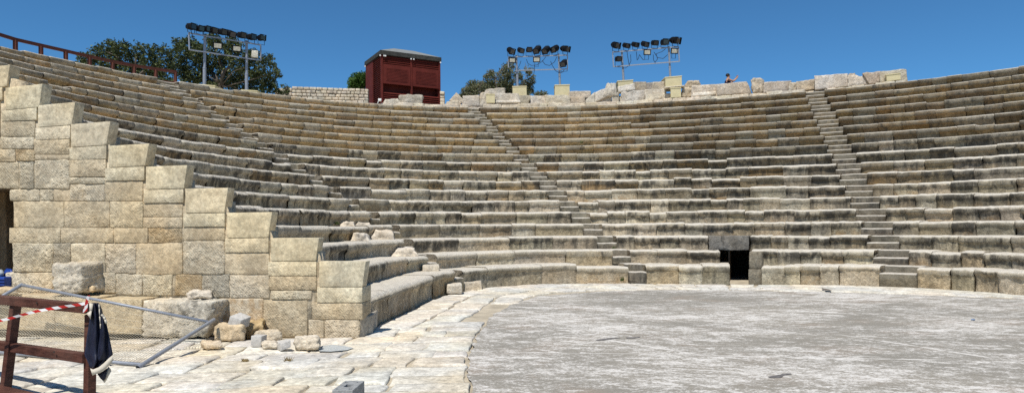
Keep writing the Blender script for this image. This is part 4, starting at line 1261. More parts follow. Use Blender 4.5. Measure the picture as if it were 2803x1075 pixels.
def yoke_part(t, drop, world_rz):
    mb = MB()
    for s in (-1, 1): bar(mb, (s * .195, 0, .02), (s * .195, 0, -drop), .014, .03, (0, 1, 0))
    bar(mb, (-.2, 0, -drop), (.2, 0, -drop), .03, .014)
    return mb
def make_flood():
    t = bpy.data.objects.new('floodlight', None); COL.objects.link(t)
    mb = MB(); box(mb, (-.19, .0, -.14), (.19, .04, .14)); mb.add([(-.19, .04, -.14), (.19, .04, -.14), (.19, .04, .14), (-.19, .04, .14), (-.12, .15, -.08), (.12, .15, -.08), (.12, .15, .08), (-.12, .15, .08)], [(4, 5, 6, 7), (0, 1, 5, 4), (1, 2, 6, 5), (2, 3, 7, 6), (3, 0, 4, 7)])
    mb.build('housing', M['black'], t, local=True)
    mb = MB(); box(mb, (-.145, -.012, -.095), (.145, -.001, .095)); mb.build('glass', M['flood'], t, local=True)
    mb = MB()
    for s in (-1, 1): bar(mb, (s * .10, .08, -.10), (s * .10, .08, -.36), .014, .03, (0, 1, 0))
    bar(mb, (-.11, .08, -.36), (.11, .08, -.36), .03, .014)
    mb.build('bracket', M['dark'], t, local=True)
    return t
PROTO = {}
def spot(kind, label, group, loc, yaw, pitch, drop, scale=1.0):
    if kind not in PROTO:
        PROTO[kind] = make_spot(kind); t = PROTO[kind]
    else:
        t = copy_tree(PROTO[kind])
        for ch in list(t.children):
            if ch.name.startswith('yoke'): bpy.data.objects.remove(ch)
    t.location = loc
    scale *= .80
    t.scale = (scale,) * 3
    t.rotation_euler = (pitch, 0, yaw)
    tag(t, label, 'spotlight', group)
    y = yoke_part(t, drop / scale, 0).build('yoke', M['dark'], t, local=True)
    y.rotation_euler = (Matrix.Rotation(-pitch, 3, 'X')).to_euler()
    return t
def flood(label, loc, yaw, pitch, back=False):
    if 'flood' not in PROTO: PROTO['flood'] = make_flood(); t = PROTO['flood']
    else: t = copy_tree(PROTO['flood'])
    t.location = loc; t.rotation_euler = (pitch, 0, yaw)
    return tag(t, label, 'floodlight', 'floodlights hung inside the light frames')
def stand(label, posts, frame, D, pr=.060):
    b = P(*posts[0][0], D[0])
    t = thing('light_stand', label, 'light stand', b, 'galvanised light stands on the rim')
    for (p0, p1), d in zip(posts, D):
        mb = MB(); a, c = P(*p0, d), P(*p1, d); m = a.lerp(c, .33)
        tube(mb, a - Vector((0, 0, .1)), m, pr, 12); tube(mb, m, c, pr * .82, 12)
        tube(mb, m - Vector((0, 0, .03)), m + Vector((0, 0, .03)), pr * 1.12, 12)
        mb.build('post', M['galv'], t)
    x0, x1 = posts[0][0][0], posts[1][0][0]
    def dep(x): return D[0] + (D[1] - D[0]) * (x - x0) / (x1 - x0) - .11
    for nm, pa, pb in frame:
        mb = MB(); bar(mb, P(pa[0], pa[1], dep(pa[0])), P(pb[0], pb[1], dep(pb[0])), .05, .05, (0, 1, 0) if nm == 'frame_upright' else (0, 0, 1))
        mb.build(nm, M['galv'], t)
    return t, dep
def cable(label, pts, dep):
    mb = MB(); path_tube(mb, [P(x, y, dep(x) - .05) for x, y in pts], .014, 5)
    tag(mb.build('cable', M['dark'], None), label, 'cable', 'black cables looping under the light stands')
ORD = ['leftmost', 'second from left', 'third from left', 'fourth from left', 'fifth from left', 'sixth from left', 'seventh from left', 'eighth from left', 'rightmost']
def lamps(where, arr, dep, group, bar_y, yaw_of):
    n = len(arr)
    for i, (x, y, kind, yaw, pitch, s) in enumerate(arr):
        o_ = ORD[i] if i < n - 1 else 'rightmost'
        look = 'round black spotlight with square hood' if kind == 'round' else 'black box spotlight'
        loc = P(x, y, dep(x))
        drop = max(.22, loc.z - P(x, bar_y(x), dep(x)).z - .03)
        spot(kind, '%s, %s on top bar of %s' % (look, o_, where), group, loc, rad(yaw), rad(pitch), drop, s)
# middle stand
dm = (rimD(1417, 2.05), rimD(1533, 2.05))
t2, dep2 = stand('galvanised light stand with seven spotlights along its top bar right of kiosk', [((1417, 237), (1413.5, 152)), ((1533, 233), (1529, 148))],
    [('top_bar', (1391, 157), (1554, 151.5)), ('bottom_bar', (1410, 193.5), (1554, 189.5)), ('frame_upright', (1391.5, 157), (1391.5, 186)), ('frame_upright', (1553.5, 152), (1553.5, 190))], dm)
lamps('stand right of the kiosk', [(1398, 139, 'round', 30, 28, 1.15), (1425, 138, 'box', 28, 24, 1.0), (1448, 137, 'box', 8, 10, 1.05), (1471, 136, 'box', -32, 38, 1.2), (1495, 137, 'box', -34, 36, 1.2), (1519, 134, 'box', -38, 28, 1.2), (1547, 134, 'round', 42, 16, 1.15)],
      dep2, 'black spotlights on the middle stand', lambda x: 157 + (x - 1391) * -.034, 0)
spot('box', 'black box spotlight hung inside right end of middle frame', 'black spotlights on the middle stand', P(1544, 173, dep2(1544)), rad(-30), rad(32), .45, 1.15)
flood('floodlight at left end of the middle light frame', P(1402.5, 165.5, dep2(1402) - .1), rad(12), rad(14))
flood('floodlight at centre of the middle light frame', P(1469, 163.5, dep2(1469) - .1), rad(0), rad(14))
cable('thin cable hanging beside the left post of the middle stand', [(1426, 167), (1424, 174), (1419, 185), (1416, 190)], dep2)
cable('cable looping below the centre floodlight of the middle stand', [(1441, 163), (1445, 174), (1455, 180), (1470, 178), (1485, 168), (1494, 156)], dep2)
cable('long cable loop near right post of the middle stand', [(1484, 166), (1492, 177), (1504, 180), (1518, 170), (1524, 156)], dep2)
cable('cable trailing under the right end of the middle stand', [(1507, 168), (1512, 180), (1521, 194), (1532, 201), (1540, 198), (1544, 192)], dep2)
cable('cable dropping from centre of middle stand to the parapet', [(1463, 178), (1463, 190), (1461, 205), (1459, 220)], dep2)
# right stand
dr = (rimD(1706, 1.95), rimD(1834, 1.95))
t3, dep3 = stand('galvanised light stand with seven spotlights on top left of photographing person', [((1707, 221), (1702, 138)), ((1835, 211), (1830.5, 128))],
    [('top_bar', (1676, 143.5), (1858, 128.5)), ('bottom_bar', (1678, 183), (1860, 168.5)), ('frame_upright', (1677, 143), (1679, 183)), ('frame_upright', (1857, 128.5), (1859.5, 169))], dr)
lamps('stand left of the person', [(1685, 124, 'round', 25, 20, 1.2), (1714, 125, 'box', 26, 20, 1.0), (1738.5, 122.5, 'box', 26, 20, 1.0), (1765, 121, 'box', 24, 22, 1.05), (1791.5, 118, 'box', 14, 14, 1.05), (1818.5, 116, 'box', 10, 8, 1.2), (1848, 111, 'round', 32, 16, 1.25)],
      dep3, 'black spotlights on the right stand', lambda x: 143.5 + (x - 1676) * -.0824, 0)
spot('box', 'black box spotlight hung inside left end of right frame', 'black spotlights on the right stand', P(1692, 162, dep3(1692)), rad(12), rad(10), .42, 1.05)
flood('floodlight at centre of the right light frame', P(1772, 143.5, dep3(1772) - .1), rad(5), rad(12))
flood('floodlight at right end of the right light frame', P(1846.5, 140, dep3(1846) - .1), rad(8), rad(12))
cable('cable hanging in left half of the right stand', [(1716, 140), (1719, 160), (1722, 178), (1727, 168), (1726, 150)], dep3)
cable('cable between left half and centre of the right stand', [(1742, 142), (1744, 165), (1748, 160), (1750, 150), (1760, 164), (1766, 163)], dep3)
cable('big cable loops in right half of the right stand', [(1790, 143), (1800, 158), (1815, 161), (1828, 150)], dep3)
cable('cable bundle dropping near right post of the right stand', [(1788, 150), (1789, 165), (1793, 171), (1800, 162), (1796, 148), (1812, 142), (1822, 134)], dep3)
cable('short cable under the left post of the right stand', [(1705, 186), (1712, 187), (1720, 181)], dep3)
# left stand
dl = (rimD(560, 1.35), rimD(675, 1.35))
t1, dep1 = stand('galvanised light stand with nine spotlights in front of the carob trees', [((559.5, 233), (561, 94)), ((675, 247), (675, 112))],
    [('top_bar', (516.5, 91), (714, 124)), ('bottom_bar', (518, 136.5), (714, 166)), ('frame_upright', (517, 91), (518.5, 137)), ('frame_upright', (713.5, 124), (714, 166))], dl, .072)
lamps('stand before the carob trees', [(523, 73.5, 'box', 62, 6, 1.05), (546, 79, 'box', 58, 8, 1.0), (566, 80, 'box', 60, 8, 1.0), (582, 84, 'box', 60, 10, 1.05), (608, 88, 'box', 58, 10, 1.05), (632, 93, 'box', 52, 22, 1.1), (661, 97, 'box', 55, 10, 1.05), (688, 102, 'box', 58, 6, 1.05), (715, 104, 'round', 48, 8, 1.0)],
      dep1, 'black spotlights on the left stand', lambda x: 91 + (x - 516.5) * .167, 0)
flood('floodlight left of centre in the left light frame', P(596, 125.5, dep1(596) - .12), rad(28), rad(12))
flood('floodlight right of centre in the left light frame', P(648.5, 133.5, dep1(648) - .12), rad(28), rad(12))
def ballast(mb): view_block(mb, [(688, 156), (706, 158), (706, 139), (688, 138)], dep1(697) - .1, .2, .01, n=(3, 3, 3), amp=0, freq=1)
one('ballast_box', 'plain pale metal box hung at right end of the left frame', 'box', ballast, 'flood')
cable('loose cable hanging at the left end of the left stand', [(522, 82), (526, 95), (528, 108), (530, 116)], dep1)

# ------------------------------------------------------------------ railing along the upper left rim
rp = [(-60, 79), (-25, 88), (0, 95.5), (42, 108.5), (112, 124.5), (180, 140), (245, 155), (308, 169), (367, 180), (426, 189), (483, 197.5)]
rb = {-25: 112, 42: 129, 112: 147, 180: 164, 245: 180, 308: 195, 367: 206, 426: 218, 483: 248}
tr = thing('terrace_railing', 'rust brown post and rail fence along the upper left rim', 'railing', P(245, 185, rimD(245, 1.05)))
mb = MB()
pts = [P(x, y, rimD(x, 1.05)) for x, y in rp]
for a, b in zip(pts[:-1], pts[1:]): bar(mb, a, b, .07, .11)
mb.build('top_rail', M['rail'], tr)
for x in (-25, 42, 112, 180, 245, 308, 367, 426, 480):
    y0 = next(rp[i][1] + (rp[i + 1][1] - rp[i][1]) * (x - rp[i][0]) / (rp[i + 1][0] - rp[i][0]) for i in range(len(rp) - 1) if rp[i][0] <= x <= rp[i + 1][0])
    D = rimD(x, 1.05)
    mb = MB(); a = P(x, y0 + 2, D); bar(mb, a, Vector((a.x, a.y, 7.4)), .11, .10, (0, 1, 0)); mb.build('post', M['rail'], tr)
mb = MB(); bar(mb, P(426, 221, rimD(426, 1.07)), P(482, 228, rimD(482, 1.07)), .06, .10); mb.build('lower_rail', M['rail'], tr)

# ------------------------------------------------------------------ vegetation
def leaves(mb, clumps, n, size, D, dd, aspect=.45, drop=.0, holes=.0):
    """clumps: (px x, px y, px rx, px ry, weight); leaf sized faces spread through each clump"""
    tot = sum(c[4] for c in clumps)
    for (cx, cy, rx, ry, wt) in clumps:
        dc = D + R(-dd, dd) * .6
        C = P(cx, cy, dc); sx, sz = rx / F * dc, ry / F * dc
        seed = R(0, 50)
        cl = R(0, .55)
        twigs = []
        m = int(n * wt / tot)
        for i in range(m):
            if i % 7 == 0:
                while True:
                    q = Vector((R(-1, 1), R(-1, 1), R(-1, 1)))
                    if q.length < 1 and (q.length > .45 or random.random() < .35) and nz(q, 1.9, seed) > -.22 + holes: break
                tw = C + Vector((q.x * sx, q.y * max(sx, .5), q.z * sz))
            p = tw + Vector((R(-1, 1), R(-1, 1), R(-1, 1))) * size * 1.25
            a = Vector((R(-1, 1), R(-1, 1), R(-.5, 1))).normalized()
            b = a.cross(Vector((R(-1, 1), R(-1, 1), R(-1, 1)))).normalized()
            s = size * R(.6, 1.25)
            t = (min(1, cl + R(0, .5)), R(0, 1), 0)
            mb.add([p - a * s, p + b * s * aspect, p + a * s, p - b * s * aspect], [(0, 1, 2, 3)], t)
def limb(mb, pts, r0, r1):
    n = len(pts) - 1
    for i in range(n): tube(mb, pts[i], pts[i + 1], r0 + (r1 - r0) * i / n, 7, r0 + (r1 - r0) * (i + 1) / n)
def tree(name, label, cat, base_px, D, clumps, n, size, leafmat, dd=1.2, trunk_r=.18, zb=7.45, group=None, aspect=.45, holes=0., bare=()):
    b = P(base_px[0], base_px[1], D); b.z = zb
    t = thing(name, label, cat, b, group)
    mb = MB()
    big = sorted(clumps, key=lambda c: -c[2] * c[3])[:7]
    mid = P(base_px[0] + R(-8, 8), base_px[1] - 20, D); mid.z = zb + .9
    limb(mb, [b - Vector((0, 0, .1)), b.lerp(mid, .5) + Vector((R(-.05, .05), 0, 0)), mid], trunk_r, trunk_r * .75)
    for c in big:
        e = P(c[0], c[1], D + R(-dd, dd) * .4)
        m = mid.lerp(e, .5) + Vector((R(-.2, .2), R(-.2, .2), R(-.1, .2)))
        limb(mb, [mid, m, e], trunk_r * .5, .02)
        for _ in range(3):
            f = e + Vector((R(-1, 1) * c[2], R(-.5, .5) * c[2], R(-.6, 1) * c[3])) / F * D
            limb(mb, [m, m.lerp(f, .6) + Vector((R(-.1, .1), 0, R(0, .1))), f], .03, .008)
    for pts in bare:
        limb(mb, [mid] + [P(x, y, D - .9) for x, y in pts], .03, .008)
    mb.build('trunk', M['bark'], t, True)
    mb = MB(); leaves(mb, clumps, n, size, D, dd, aspect, holes=holes)
    mb.build('crown', leafmat, t, False, recalc=False)
    return t
cA = [(232, 160, 16, 16, 1.2), (222, 185, 14, 14, .8), (262, 150, 14, 20, 1.2), (280, 135, 8, 17, .7), (270, 180, 26, 24, 2), (306, 130, 8, 22, .9), (320, 132, 7, 18, .6), (337, 132, 9, 24, 1), (318, 165, 24, 26, 2.2),
      (356, 140, 7, 20, .6), (383, 138, 8, 22, .8), (370, 170, 24, 26, 2), (404, 140, 7, 18, .6), (428, 142, 8, 22, .8), (412, 175, 24, 26, 2), (457, 146, 10, 22, .9), (447, 185, 24, 28, 2), (300, 196, 30, 18, 1.6), (350, 200, 34, 22, 2), (400, 210, 34, 22, 2), (445, 218, 30, 22, 1.8)]
tree('carob_tree', 'long row like carob bush with upright shoots behind the upper left railing', 'tree', (360, 230), rimD(360, 5), cA, 11000, .068, M['carob'], 1.0, .14, group='carob trees behind the left rim', holes=.04)
cB = [(489, 118, 8, 14, .6), (496, 145, 20, 24, 1.6), (490, 185, 24, 30, 2), (520, 120, 20, 18, 1.2), (545, 150, 32, 32, 3), (530, 200, 36, 36, 3.2), (585, 112, 24, 18, 1.5), (600, 150, 36, 34, 3.2), (590, 205, 40, 38, 3.6), (640, 125, 24, 20, 1.6), (655, 165, 34, 34, 3), (650, 215, 40, 36, 3.4), (690, 150, 16, 16, .9), (700, 190, 28, 28, 2), (705, 228, 30, 26, 2.2), (738, 158, 9, 7, .35), (742, 178, 9, 10, .4), (757, 200, 11, 12, .5), (735, 215, 18, 20, 1), (745, 240, 14, 14, .7), (722, 166, 8, 10, .35), (620, 240, 60, 16, 2), (540, 228, 40, 14, 1.4), (715, 250, 26, 12, .9), (762, 252, 10, 8, .3)]
tree('carob_tree', 'broad dark carob tree behind the left light stand', 'tree', (600, 260), rimD(600, 4), cB, 19000, .072, M['carob'], 1.5, .22, group='carob trees behind the left rim', bare=([(640, 195), (660, 188), (680, 186)], [(690, 218), (715, 210), (735, 205)]))
cC = [(966, 230, 13, 17, 1.4), (978, 222, 18, 20, 2), (996, 218, 22, 20, 2.4), (1020, 225, 18, 26, 1.5), (985, 240, 32, 14, 2.4), (1005, 212, 14, 12, 1)]
tree('round_bush', 'bright green rounded bush behind the kiosk', 'bush', (985, 260), rimD(985, 7.5), cC, 5200, .075, M['bushleaf'], .8, .1)
cD = [(1285, 250, 18, 14, 1.5), (1300, 232, 18, 14, 1.3), (1320, 245, 28, 18, 2), (1338, 215, 12, 22, 1.4), (1345, 200, 7, 10, .5), (1345, 238, 22, 18, 1.8), (1372, 215, 16, 26, 1.6), (1382, 190, 10, 16, .7), (1396, 180, 11, 14, .7), (1392, 215, 18, 28, 2), (1400, 245, 22, 18, 1.6), (1370, 245, 26, 18, 1.8), (1420, 205, 10, 14, .7), (1432, 240, 14, 24, 1.2), (1448, 190, 9, 10, .5), (1452, 215, 10, 16, .8), (1450, 240, 8, 14, .7), (1275, 262, 12, 8, .6), (1440, 255, 12, 8, .5)]
cD = [(a_, b_ + 3, c_ * 1.3, d_ * .95, e_ * (1.2 if b_ > 225 else .8)) for a_, b_, c_, d_, e_ in cD]
tree('tamarisk_tree', 'grey green windswept tamarisk behind the middle light stand', 'tree', (1370, 268), rimD(1370, 5), cD, 13500, .085, M['tamarisk'], 1.1, .14, aspect=.28, bare=([(1310, 250), (1322, 220), (1332, 200)], [(1355, 218), (1370, 195), (1385, 178), (1393, 165)], [(1432, 235), (1440, 205), (1438, 172)]), holes=.06)
cE = [(1470, 257, 9, 5, 1), (1490, 256, 10, 6, 1), (1480, 262, 20, 6, 1.2)]
tree('low_shrub', 'small green shrub just right of the tamarisk', 'shrub', (1480, 270), rimD(1480, 5), cE, 500, .06, M['tamarisk'], .5, .05)
cF = [(781, 243, 7, 8, 1), (779, 252, 6, 6, .7)]
tree('low_shrub', 'tiny dark sprig standing before the rubble wall', 'shrub', (780, 262), rimD(780, 2), cF, 130, .08, M['carob'], .2, .03)
def weed(label, x, y, k, d, h, mat='weed', z=None, name='weed', cat='weed'):
    b = PZ(x, y, z) if z is not None else None
    if b is None:
        _, D = rowhit(x, k, d); b = P(x, y, D)
    mb = MB()
    for i in range(26):
        a = R(0, 2 * pi); l = h * R(.5, 1); o = Vector((cos(a) * R(.2, .7) * h, sin(a) * R(.2, .7) * h, l)); s = Vector((-sin(a), cos(a), 0)) * .012
        p0 = b + Vector((R(-.05, .05), R(-.03, .03), 0))
        mb.add([p0 - s, p0 + s, p0 + o], [(0, 1, 2)], (R(0, 1), R(0, 1), 0))
    tag(mb.build(name, M[mat], None, recalc=False), label, cat)
weed('small green weed at the foot of the narrow stairway', 1703, 768, 1, -.1, .16)
weed('green weed tuft on third row by narrow stairway', 1681, 681, 3, -.05, .12)
weed('green weed on the left seating above white rubble', 922, 614, 5, -.05, .14)
weed('low green weeds under a mid row seat', 1592, 392, 12, -.05, .16)
weed('dry grass tuft growing between the foreground flagstones', 786, 990, 0, 0, .09, 'drygrass', -.15, 'grass_tuft', 'grass tuft')
weed('small dry tuft in a paving joint near wall rocks', 671, 988, 0, 0, .05, 'drygrass', -.15, 'grass_tuft', 'grass tuft')

# rubble stone wall behind the rim
rw = MB()
def rubble_wall(mb, xa, xb, ya, yb, D, courses, zb=7.5):
    for c in range(courses):
        x = xa
        while x < xb:
            x2 = min(xb, x + R(9, 20))
            if xb - x2 < 5: x2 = xb
            def top(xx): return ya + (yb - ya) * (xx - xa) / (xb - xa)
            zt0, zt1 = P(x, top(x), D).z, P(x2, top(x2), D).z
            z0a, z0b = zb + (zt0 - zb) * c / courses, zb + (zt1 - zb) * c / courses
            z1a, z1b = zb + (zt0 - zb) * (c + 1) / courses, zb + (zt1 - zb) * (c + 1) / courses
            X0, X1 = (x - CX) / F * D, (x2 - CX) / F * D
            o = R(-.03, .03); g = .008
            f = [Vector((X0 + g, D + o, z0a + g)), Vector((X1 - g, D + o, z0b + g)), Vector((X1 - g, D + o, z1b - g)), Vector((X0 + g, D + o, z1a - g))]
            hexa(mb, f + [p + Vector((0, .35, 0)) for p in f], .03, (3, 2, 3), .015, 6, jitter((.55, .49, .40), .12), (R(0, .4), 0, 0))
            x = x2
DW = rimD(900, 3.2)
rubble_wall(rw, 755, 801, 241, 240, DW, 6); rubble_wall(rw, 801, 1010, 236, 243, DW, 8); rubble_wall(rw, 1206, 1219, 249, 250, DW, 6)
tag(rw.build('rubble_wall', M['rock'], None, True, recalc=False), 'coursed rubble stone wall behind the rim left of the kiosk', 'wall')

# ------------------------------------------------------------------ people
def skin_body(verts, edges, radii, sub=2):
    me = bpy.data.meshes.new('body')
    me.from_pydata([tuple(v) for v in verts], edges, [])
    o = bpy.data.objects.new('body_tmp', me); COL.objects.link(o)
    m = o.modifiers.new('skin', 'SKIN'); 
    for i, r in enumerate(radii):
        rr = r if isinstance(r, tuple) else (r, r)
        me.skin_vertices[0].data[i].radius = rr
    me.skin_vertices[0].data[0].use_root = True
    s = o.modifiers.new('sub', 'SUBSURF'); s.levels = sub; s.render_levels = sub
    dg = bpy.context.evaluated_depsgraph_get()
    out = bpy.data.meshes.new_from_object(o.evaluated_get(dg))
    bpy.data.objects.remove(o)
    out.polygons.foreach_set('use_smooth', [True] * len(out.polygons))
    return out
def mesh_part(name, me, mat, parent):
    me.materials.clear(); me.materials.append(mat)
    o = bpy.data.objects.new(name, me); COL.objects.link(o); o.parent = parent
    return o
def ball(mb, c, rx, ry, rz, n=12, m=8, zmin=-1.0):
    vs, fs = [], []
    for j in range(m + 1):
        th = pi * j / m
        z = cos(th)
        z = max(z, zmin)
        for i in range(n):
            a = 2 * pi * i / n
            s = math.sqrt(max(0, 1 - z * z)) if z > zmin else math.sqrt(max(0, 1 - zmin * zmin)) * (1 - (j / m - .5) * .3)
            vs.append((c[0] + rx * s * cos(a), c[1] + ry * s * sin(a), c[2] + rz * z))
    for j in range(m):
        for i in range(n): fs.append((j * n + i, j * n + (i + 1) % n, (j + 1) * n + (i + 1) % n, (j + 1) * n + i))
    mb.add(vs, fs)
def person_photo():
    D = rimD(1992, 3.0)
    b = P(1992, 227, D); b.z = 7.5
    t = thing('person', 'person in navy sleeveless top holding up a phone behind the parapet', 'person', b)
    hz = P(1992, 202, D).z - 7.5            # height of the crown
    k = hz / 1.68
    # faces +x; y is sideways
    V = [(0, 0, .92), (0, 0, 1.08), (.0, 0, 1.26), (.01, 0, 1.40), (.02, 0, 1.47), (.03, 0, 1.53), (.035, 0, 1.60),
         (0, .17, 1.37), (.20, .20, 1.26), (.40, .10, 1.45), (0, -.17, 1.37), (.22, -.18, 1.28), (.42, -.08, 1.46),
         (0, .09, .88), (.01, .10, .50), (0, .10, .08), (.12, .11, .03), (0, -.09, .88), (.01, -.10, .50), (0, -.10, .08), (.12, -.11, .03)]
    E = [(0, 1), (1, 2), (2, 3), (3, 4), (4, 5), (5, 6), (3, 7), (7, 8), (8, 9), (3, 10), (10, 11), (11, 12), (0, 13), (13, 14), (14, 15), (15, 16), (0, 17), (17, 18), (18, 19), (19, 20)]
    Rr = [(.13, .10), (.12, .09), (.14, .10), (.10, .08), .05, .075, .07, .055, .042, .028, .055, .042, .028, .085, .06, .042, .04, .085, .06, .042, .04]
    base_i = 9
    # five fingers per hand closing on the phone
    for hnd, s in ((9, 1), (12, -1)):
        hx, hy, hzv = V[hnd]
        V.append((hx + .03, hy, hzv + .05)); E.append((hnd, len(V) - 1)); Rr.append(.03); palm = len(V) - 1
        for f in range(4):
            L = (.06, .07, .065, .05)[f]
            V.append((hx + .05 + .006 * f, hy - s * (.01 + .012 * f), hzv + .085 + L * .2)); E.append((palm, len(V) - 1)); Rr.append(.009)
            V.append((hx + .045, hy - s * (.03 + .012 * f), hzv + .085 + L)); E.append((len(V) - 2, len(V) - 1)); Rr.append(.008)
        V.append((hx + .005, hy - s * .03, hzv + .07)); E.append((palm, len(V) - 1)); Rr.append(.010)
    V = [Vector(v) * k for v in V]
    mesh_part('body', skin_body(V, E, [tuple(q * k for q in r) if isinstance(r, tuple) else r * k for r in Rr]), M['skin'], t)
    # clothes
    V2 = [(0, 0, .86), (0, 0, 1.02), (0, 0, 1.16), (.0, 0, 1.30), (.005, 0, 1.365)]
    mesh_part('top', skin_body([Vector(v) * k for v in V2], [(0, 1), (1, 2), (2, 3), (3, 4)], [(.155 * k, .12 * k), (.145 * k, .112 * k), (.155 * k, .115 * k), (.165 * k, .115 * k), (.13 * k, .1 * k)]), M['navy'], t)
    V3 = [(0, 0, .93), (0, .09, .86), (.01, .10, .50), (0, .10, .10), (0, -.09, .86), (.01, -.10, .50), (0, -.10, .10)]
    mesh_part('trousers', skin_body([Vector(v) * k for v in V3], [(0, 1), (1, 2), (2, 3), (0, 4), (4, 5), (5, 6)], [.14 * k, .1 * k, .075 * k, .06 * k, .1 * k, .075 * k, .06 * k]), M['denim'], t)
    mb = MB(); ball(mb, (.012 * k, 0, 1.60 * k), .098 * k, .088 * k, .095 * k, 14, 9, -.45); mb.v = [v + Vector((-.012, 0, 0)) for v in mb.v]
    mb.build('hair', M['hair'], t, True, local=True)
    mb = MB(); ball(mb, (.108 * k, 0, 1.555 * k), .022 * k, .014 * k, .022 * k, 8, 6); mb.build('nose', M['skin'], t, True, local=True)
    mb = MB()
    c = b + Vector((.46 * k, 0, 1.55 * k))
    hexa(mb, [c + Vector((x, y, z)) for x, y, z in ((0, -.075, -.038), (0, .075, -.038), (0, .075, .038), (0, -.075, .038), (.01, -.075, -.038), (.01, .075, -.038), (.01, .075, .038), (.01, -.075, .038))], .003, (4, 2, 4), 0, 1)
    tag(mb.build('phone', M['phone'], None), 'phone held up by the person behind the parapet', 'phone')
    return t
person_photo()
def person_seated():
    D = rowhit(2803, NROW, .3)[1]
    b = P(2829, 183, D); b.z = RISE * NROW
    t = thing('person', 'person in purple sitting on the top row at right edge', 'person', b)
    # facing -x -y towards the orchestra, seated on the top row, legs down on the row below
    q = Matrix.Rotation(rad(-40), 3, 'Z')
    V = [(0, 0, .12), (0, 0, .28), (0, .03, .44), (0, .03, .56), (0, .02, .62), (0, -.01, .68), (0, -.015, .74),
         (.17, .03, .53), (.22, -.05, .30), (.10, -.26, .20), (-.17, .03, .53), (-.22, -.05, .30), (-.10, -.26, .20),
         (.09, -.10, .10), (.11, -.46, .10), (.11, -.50, -.30), (.11, -.62, -.38), (-.09, -.10, .10), (-.11, -.46, .10), (-.11, -.50, -.30), (-.11, -.62, -.38)]
    E = [(0, 1), (1, 2), (2, 3), (3, 4), (4, 5), (5, 6), (3, 7), (7, 8), (8, 9), (3, 10), (10, 11), (11, 12), (0, 13), (13, 14), (14, 15), (15, 16), (0, 17), (17, 18), (18, 19), (19, 20)]
    Rr = [(.14, .11), (.12, .1), (.14, .1), (.1, .08), .05, .075, .075, .055, .042, .03, .055, .042, .03, .085, .06, .045, .035, .085, .06, .045, .035]
    for hnd, s in ((9, 1), (12, -1)):
        hx, hy, hz = V[hnd]
        for f in range(4):
            V.append((hx + s * (-.03 + .02 * f), hy - .07, hz - .02)); E.append((hnd, len(V) - 1)); Rr.append(.009)
            V.append((hx + s * (-.03 + .02 * f), hy - .10 - .008 * (f % 3), hz - .05)); E.append((len(V) - 2, len(V) - 1)); Rr.append(.008)
        V.append((hx - s * .045, hy - .04, hz - .01)); E.append((hnd, len(V) - 1)); Rr.append(.010)
    mesh_part('body', skin_body([q @ Vector(v) for v in V], E, Rr), M['skin'], t)
    mesh_part('shirt', skin_body([q @ Vector(v) for v in ((0, 0, .08), (0, 0, .26), (0, .03, .42), (0, .03, .53), (.17, .03, .51), (.215, -.04, .34), (-.17, .03, .51), (-.215, -.04, .34))], [(0, 1), (1, 2), (2, 3), (3, 4), (4, 5), (3, 6), (6, 7)], [(.16, .13), (.145, .12), (.16, .12), (.12, .1), .07, .06, .07, .06]), M['purple'], t)
    mesh_part('trousers', skin_body([q @ Vector(v) for v in ((0, 0, .12), (.09, -.10, .10), (.11, -.46, .10), (.11, -.50, -.28), (-.09, -.10, .10), (-.11, -.46, .10), (-.11, -.50, -.28))], [(0, 1), (1, 2), (2, 3), (0, 4), (4, 5), (5, 6)], [.15, .1, .08, .06, .1, .08, .06]), M['denim'], t)
    mb = MB(); c = q @ Vector((0, .01, .735)); ball(mb, tuple(c), .11, .11, .11, 14, 9, -.2); mb.build('hair', M['hair'], t, True, local=True)
person_seated()

# ------------------------------------------------------------------ foreground railing, deck, jacket, tape, wire panel
RA, RB = P(0, 819, 7.0), P(244, 843.5, 6.2)
rd = (RB - RA); rd.z = 0; rd.normalize()
rn = Vector((-rd.y, rd.x, 0))
if rn.y < 0: rn = -rn
gr = thing('wooden_railing', 'dark brown timber railing with a jacket hung on its end', 'railing', Vector((RA.x, RA.y, .05)))
mb = MB(); bar(mb, RA - rd * 1.6, RB + rd * .01, .09, .088); add_bevel(mb.build('top_rail', M['wood'], gr), .006)
MA, MBp = P(0, 948, 7.0), P(236, 979, 6.25)
mb = MB(); bar(mb, MA - rd * 1.6, MBp, .08, .090); add_bevel(mb.build('middle_rail', M['wood'], gr), .006)
for (xt, yt, xb, yb, D) in ((43, 834, 16, 1058, 6.88), (249, 860, 245, 1085, 6.28), (-200, 810, -250, 1010, 7.7)):
    a, b = P(xt, yt, D), P(xb, yb, D); b = b + (b - a).normalized() * .05
    mb = MB(); bar(mb, a, b, .08, .08, rn); add_bevel(mb.build('post', M['wood'], gr), .006)
mb = MB()
for x, y, D in ((236, 834, 6.13), (100, 828, 6.55), (148, 962, 6.4), (236, 972, 6.15)):
    tube(mb, P(x, y, D), P(x, y, D - .012), .008, 8)
mb.build('bolt', M['eave'], gr)
dk = thing('wooden_deck', 'brown plank deck at the bottom left under the railing', 'deck', Vector((RA.x, RA.y - .5, -.1)))
E0 = PZ(0, 1052, .05)
for i in range(13):
    mb = MB()
    c = E0 - rn * (.07 + .145 * i)
    bar(mb, c - rd * 4.5, c + rd * 1.35, .138, .035)
    for v in mb.v: v.z += -.017
    add_bevel(mb.build('plank', M['wood'], dk), .004)
mb = MB(); bar(mb, E0 - rd * 4.5 + Vector((0, 0, -.10)) - rn * .06, E0 + rd * 1.3 + Vector((0, 0, -.10)) - rn * .06, .04, .12); mb.build('joist', M['wood'], dk)

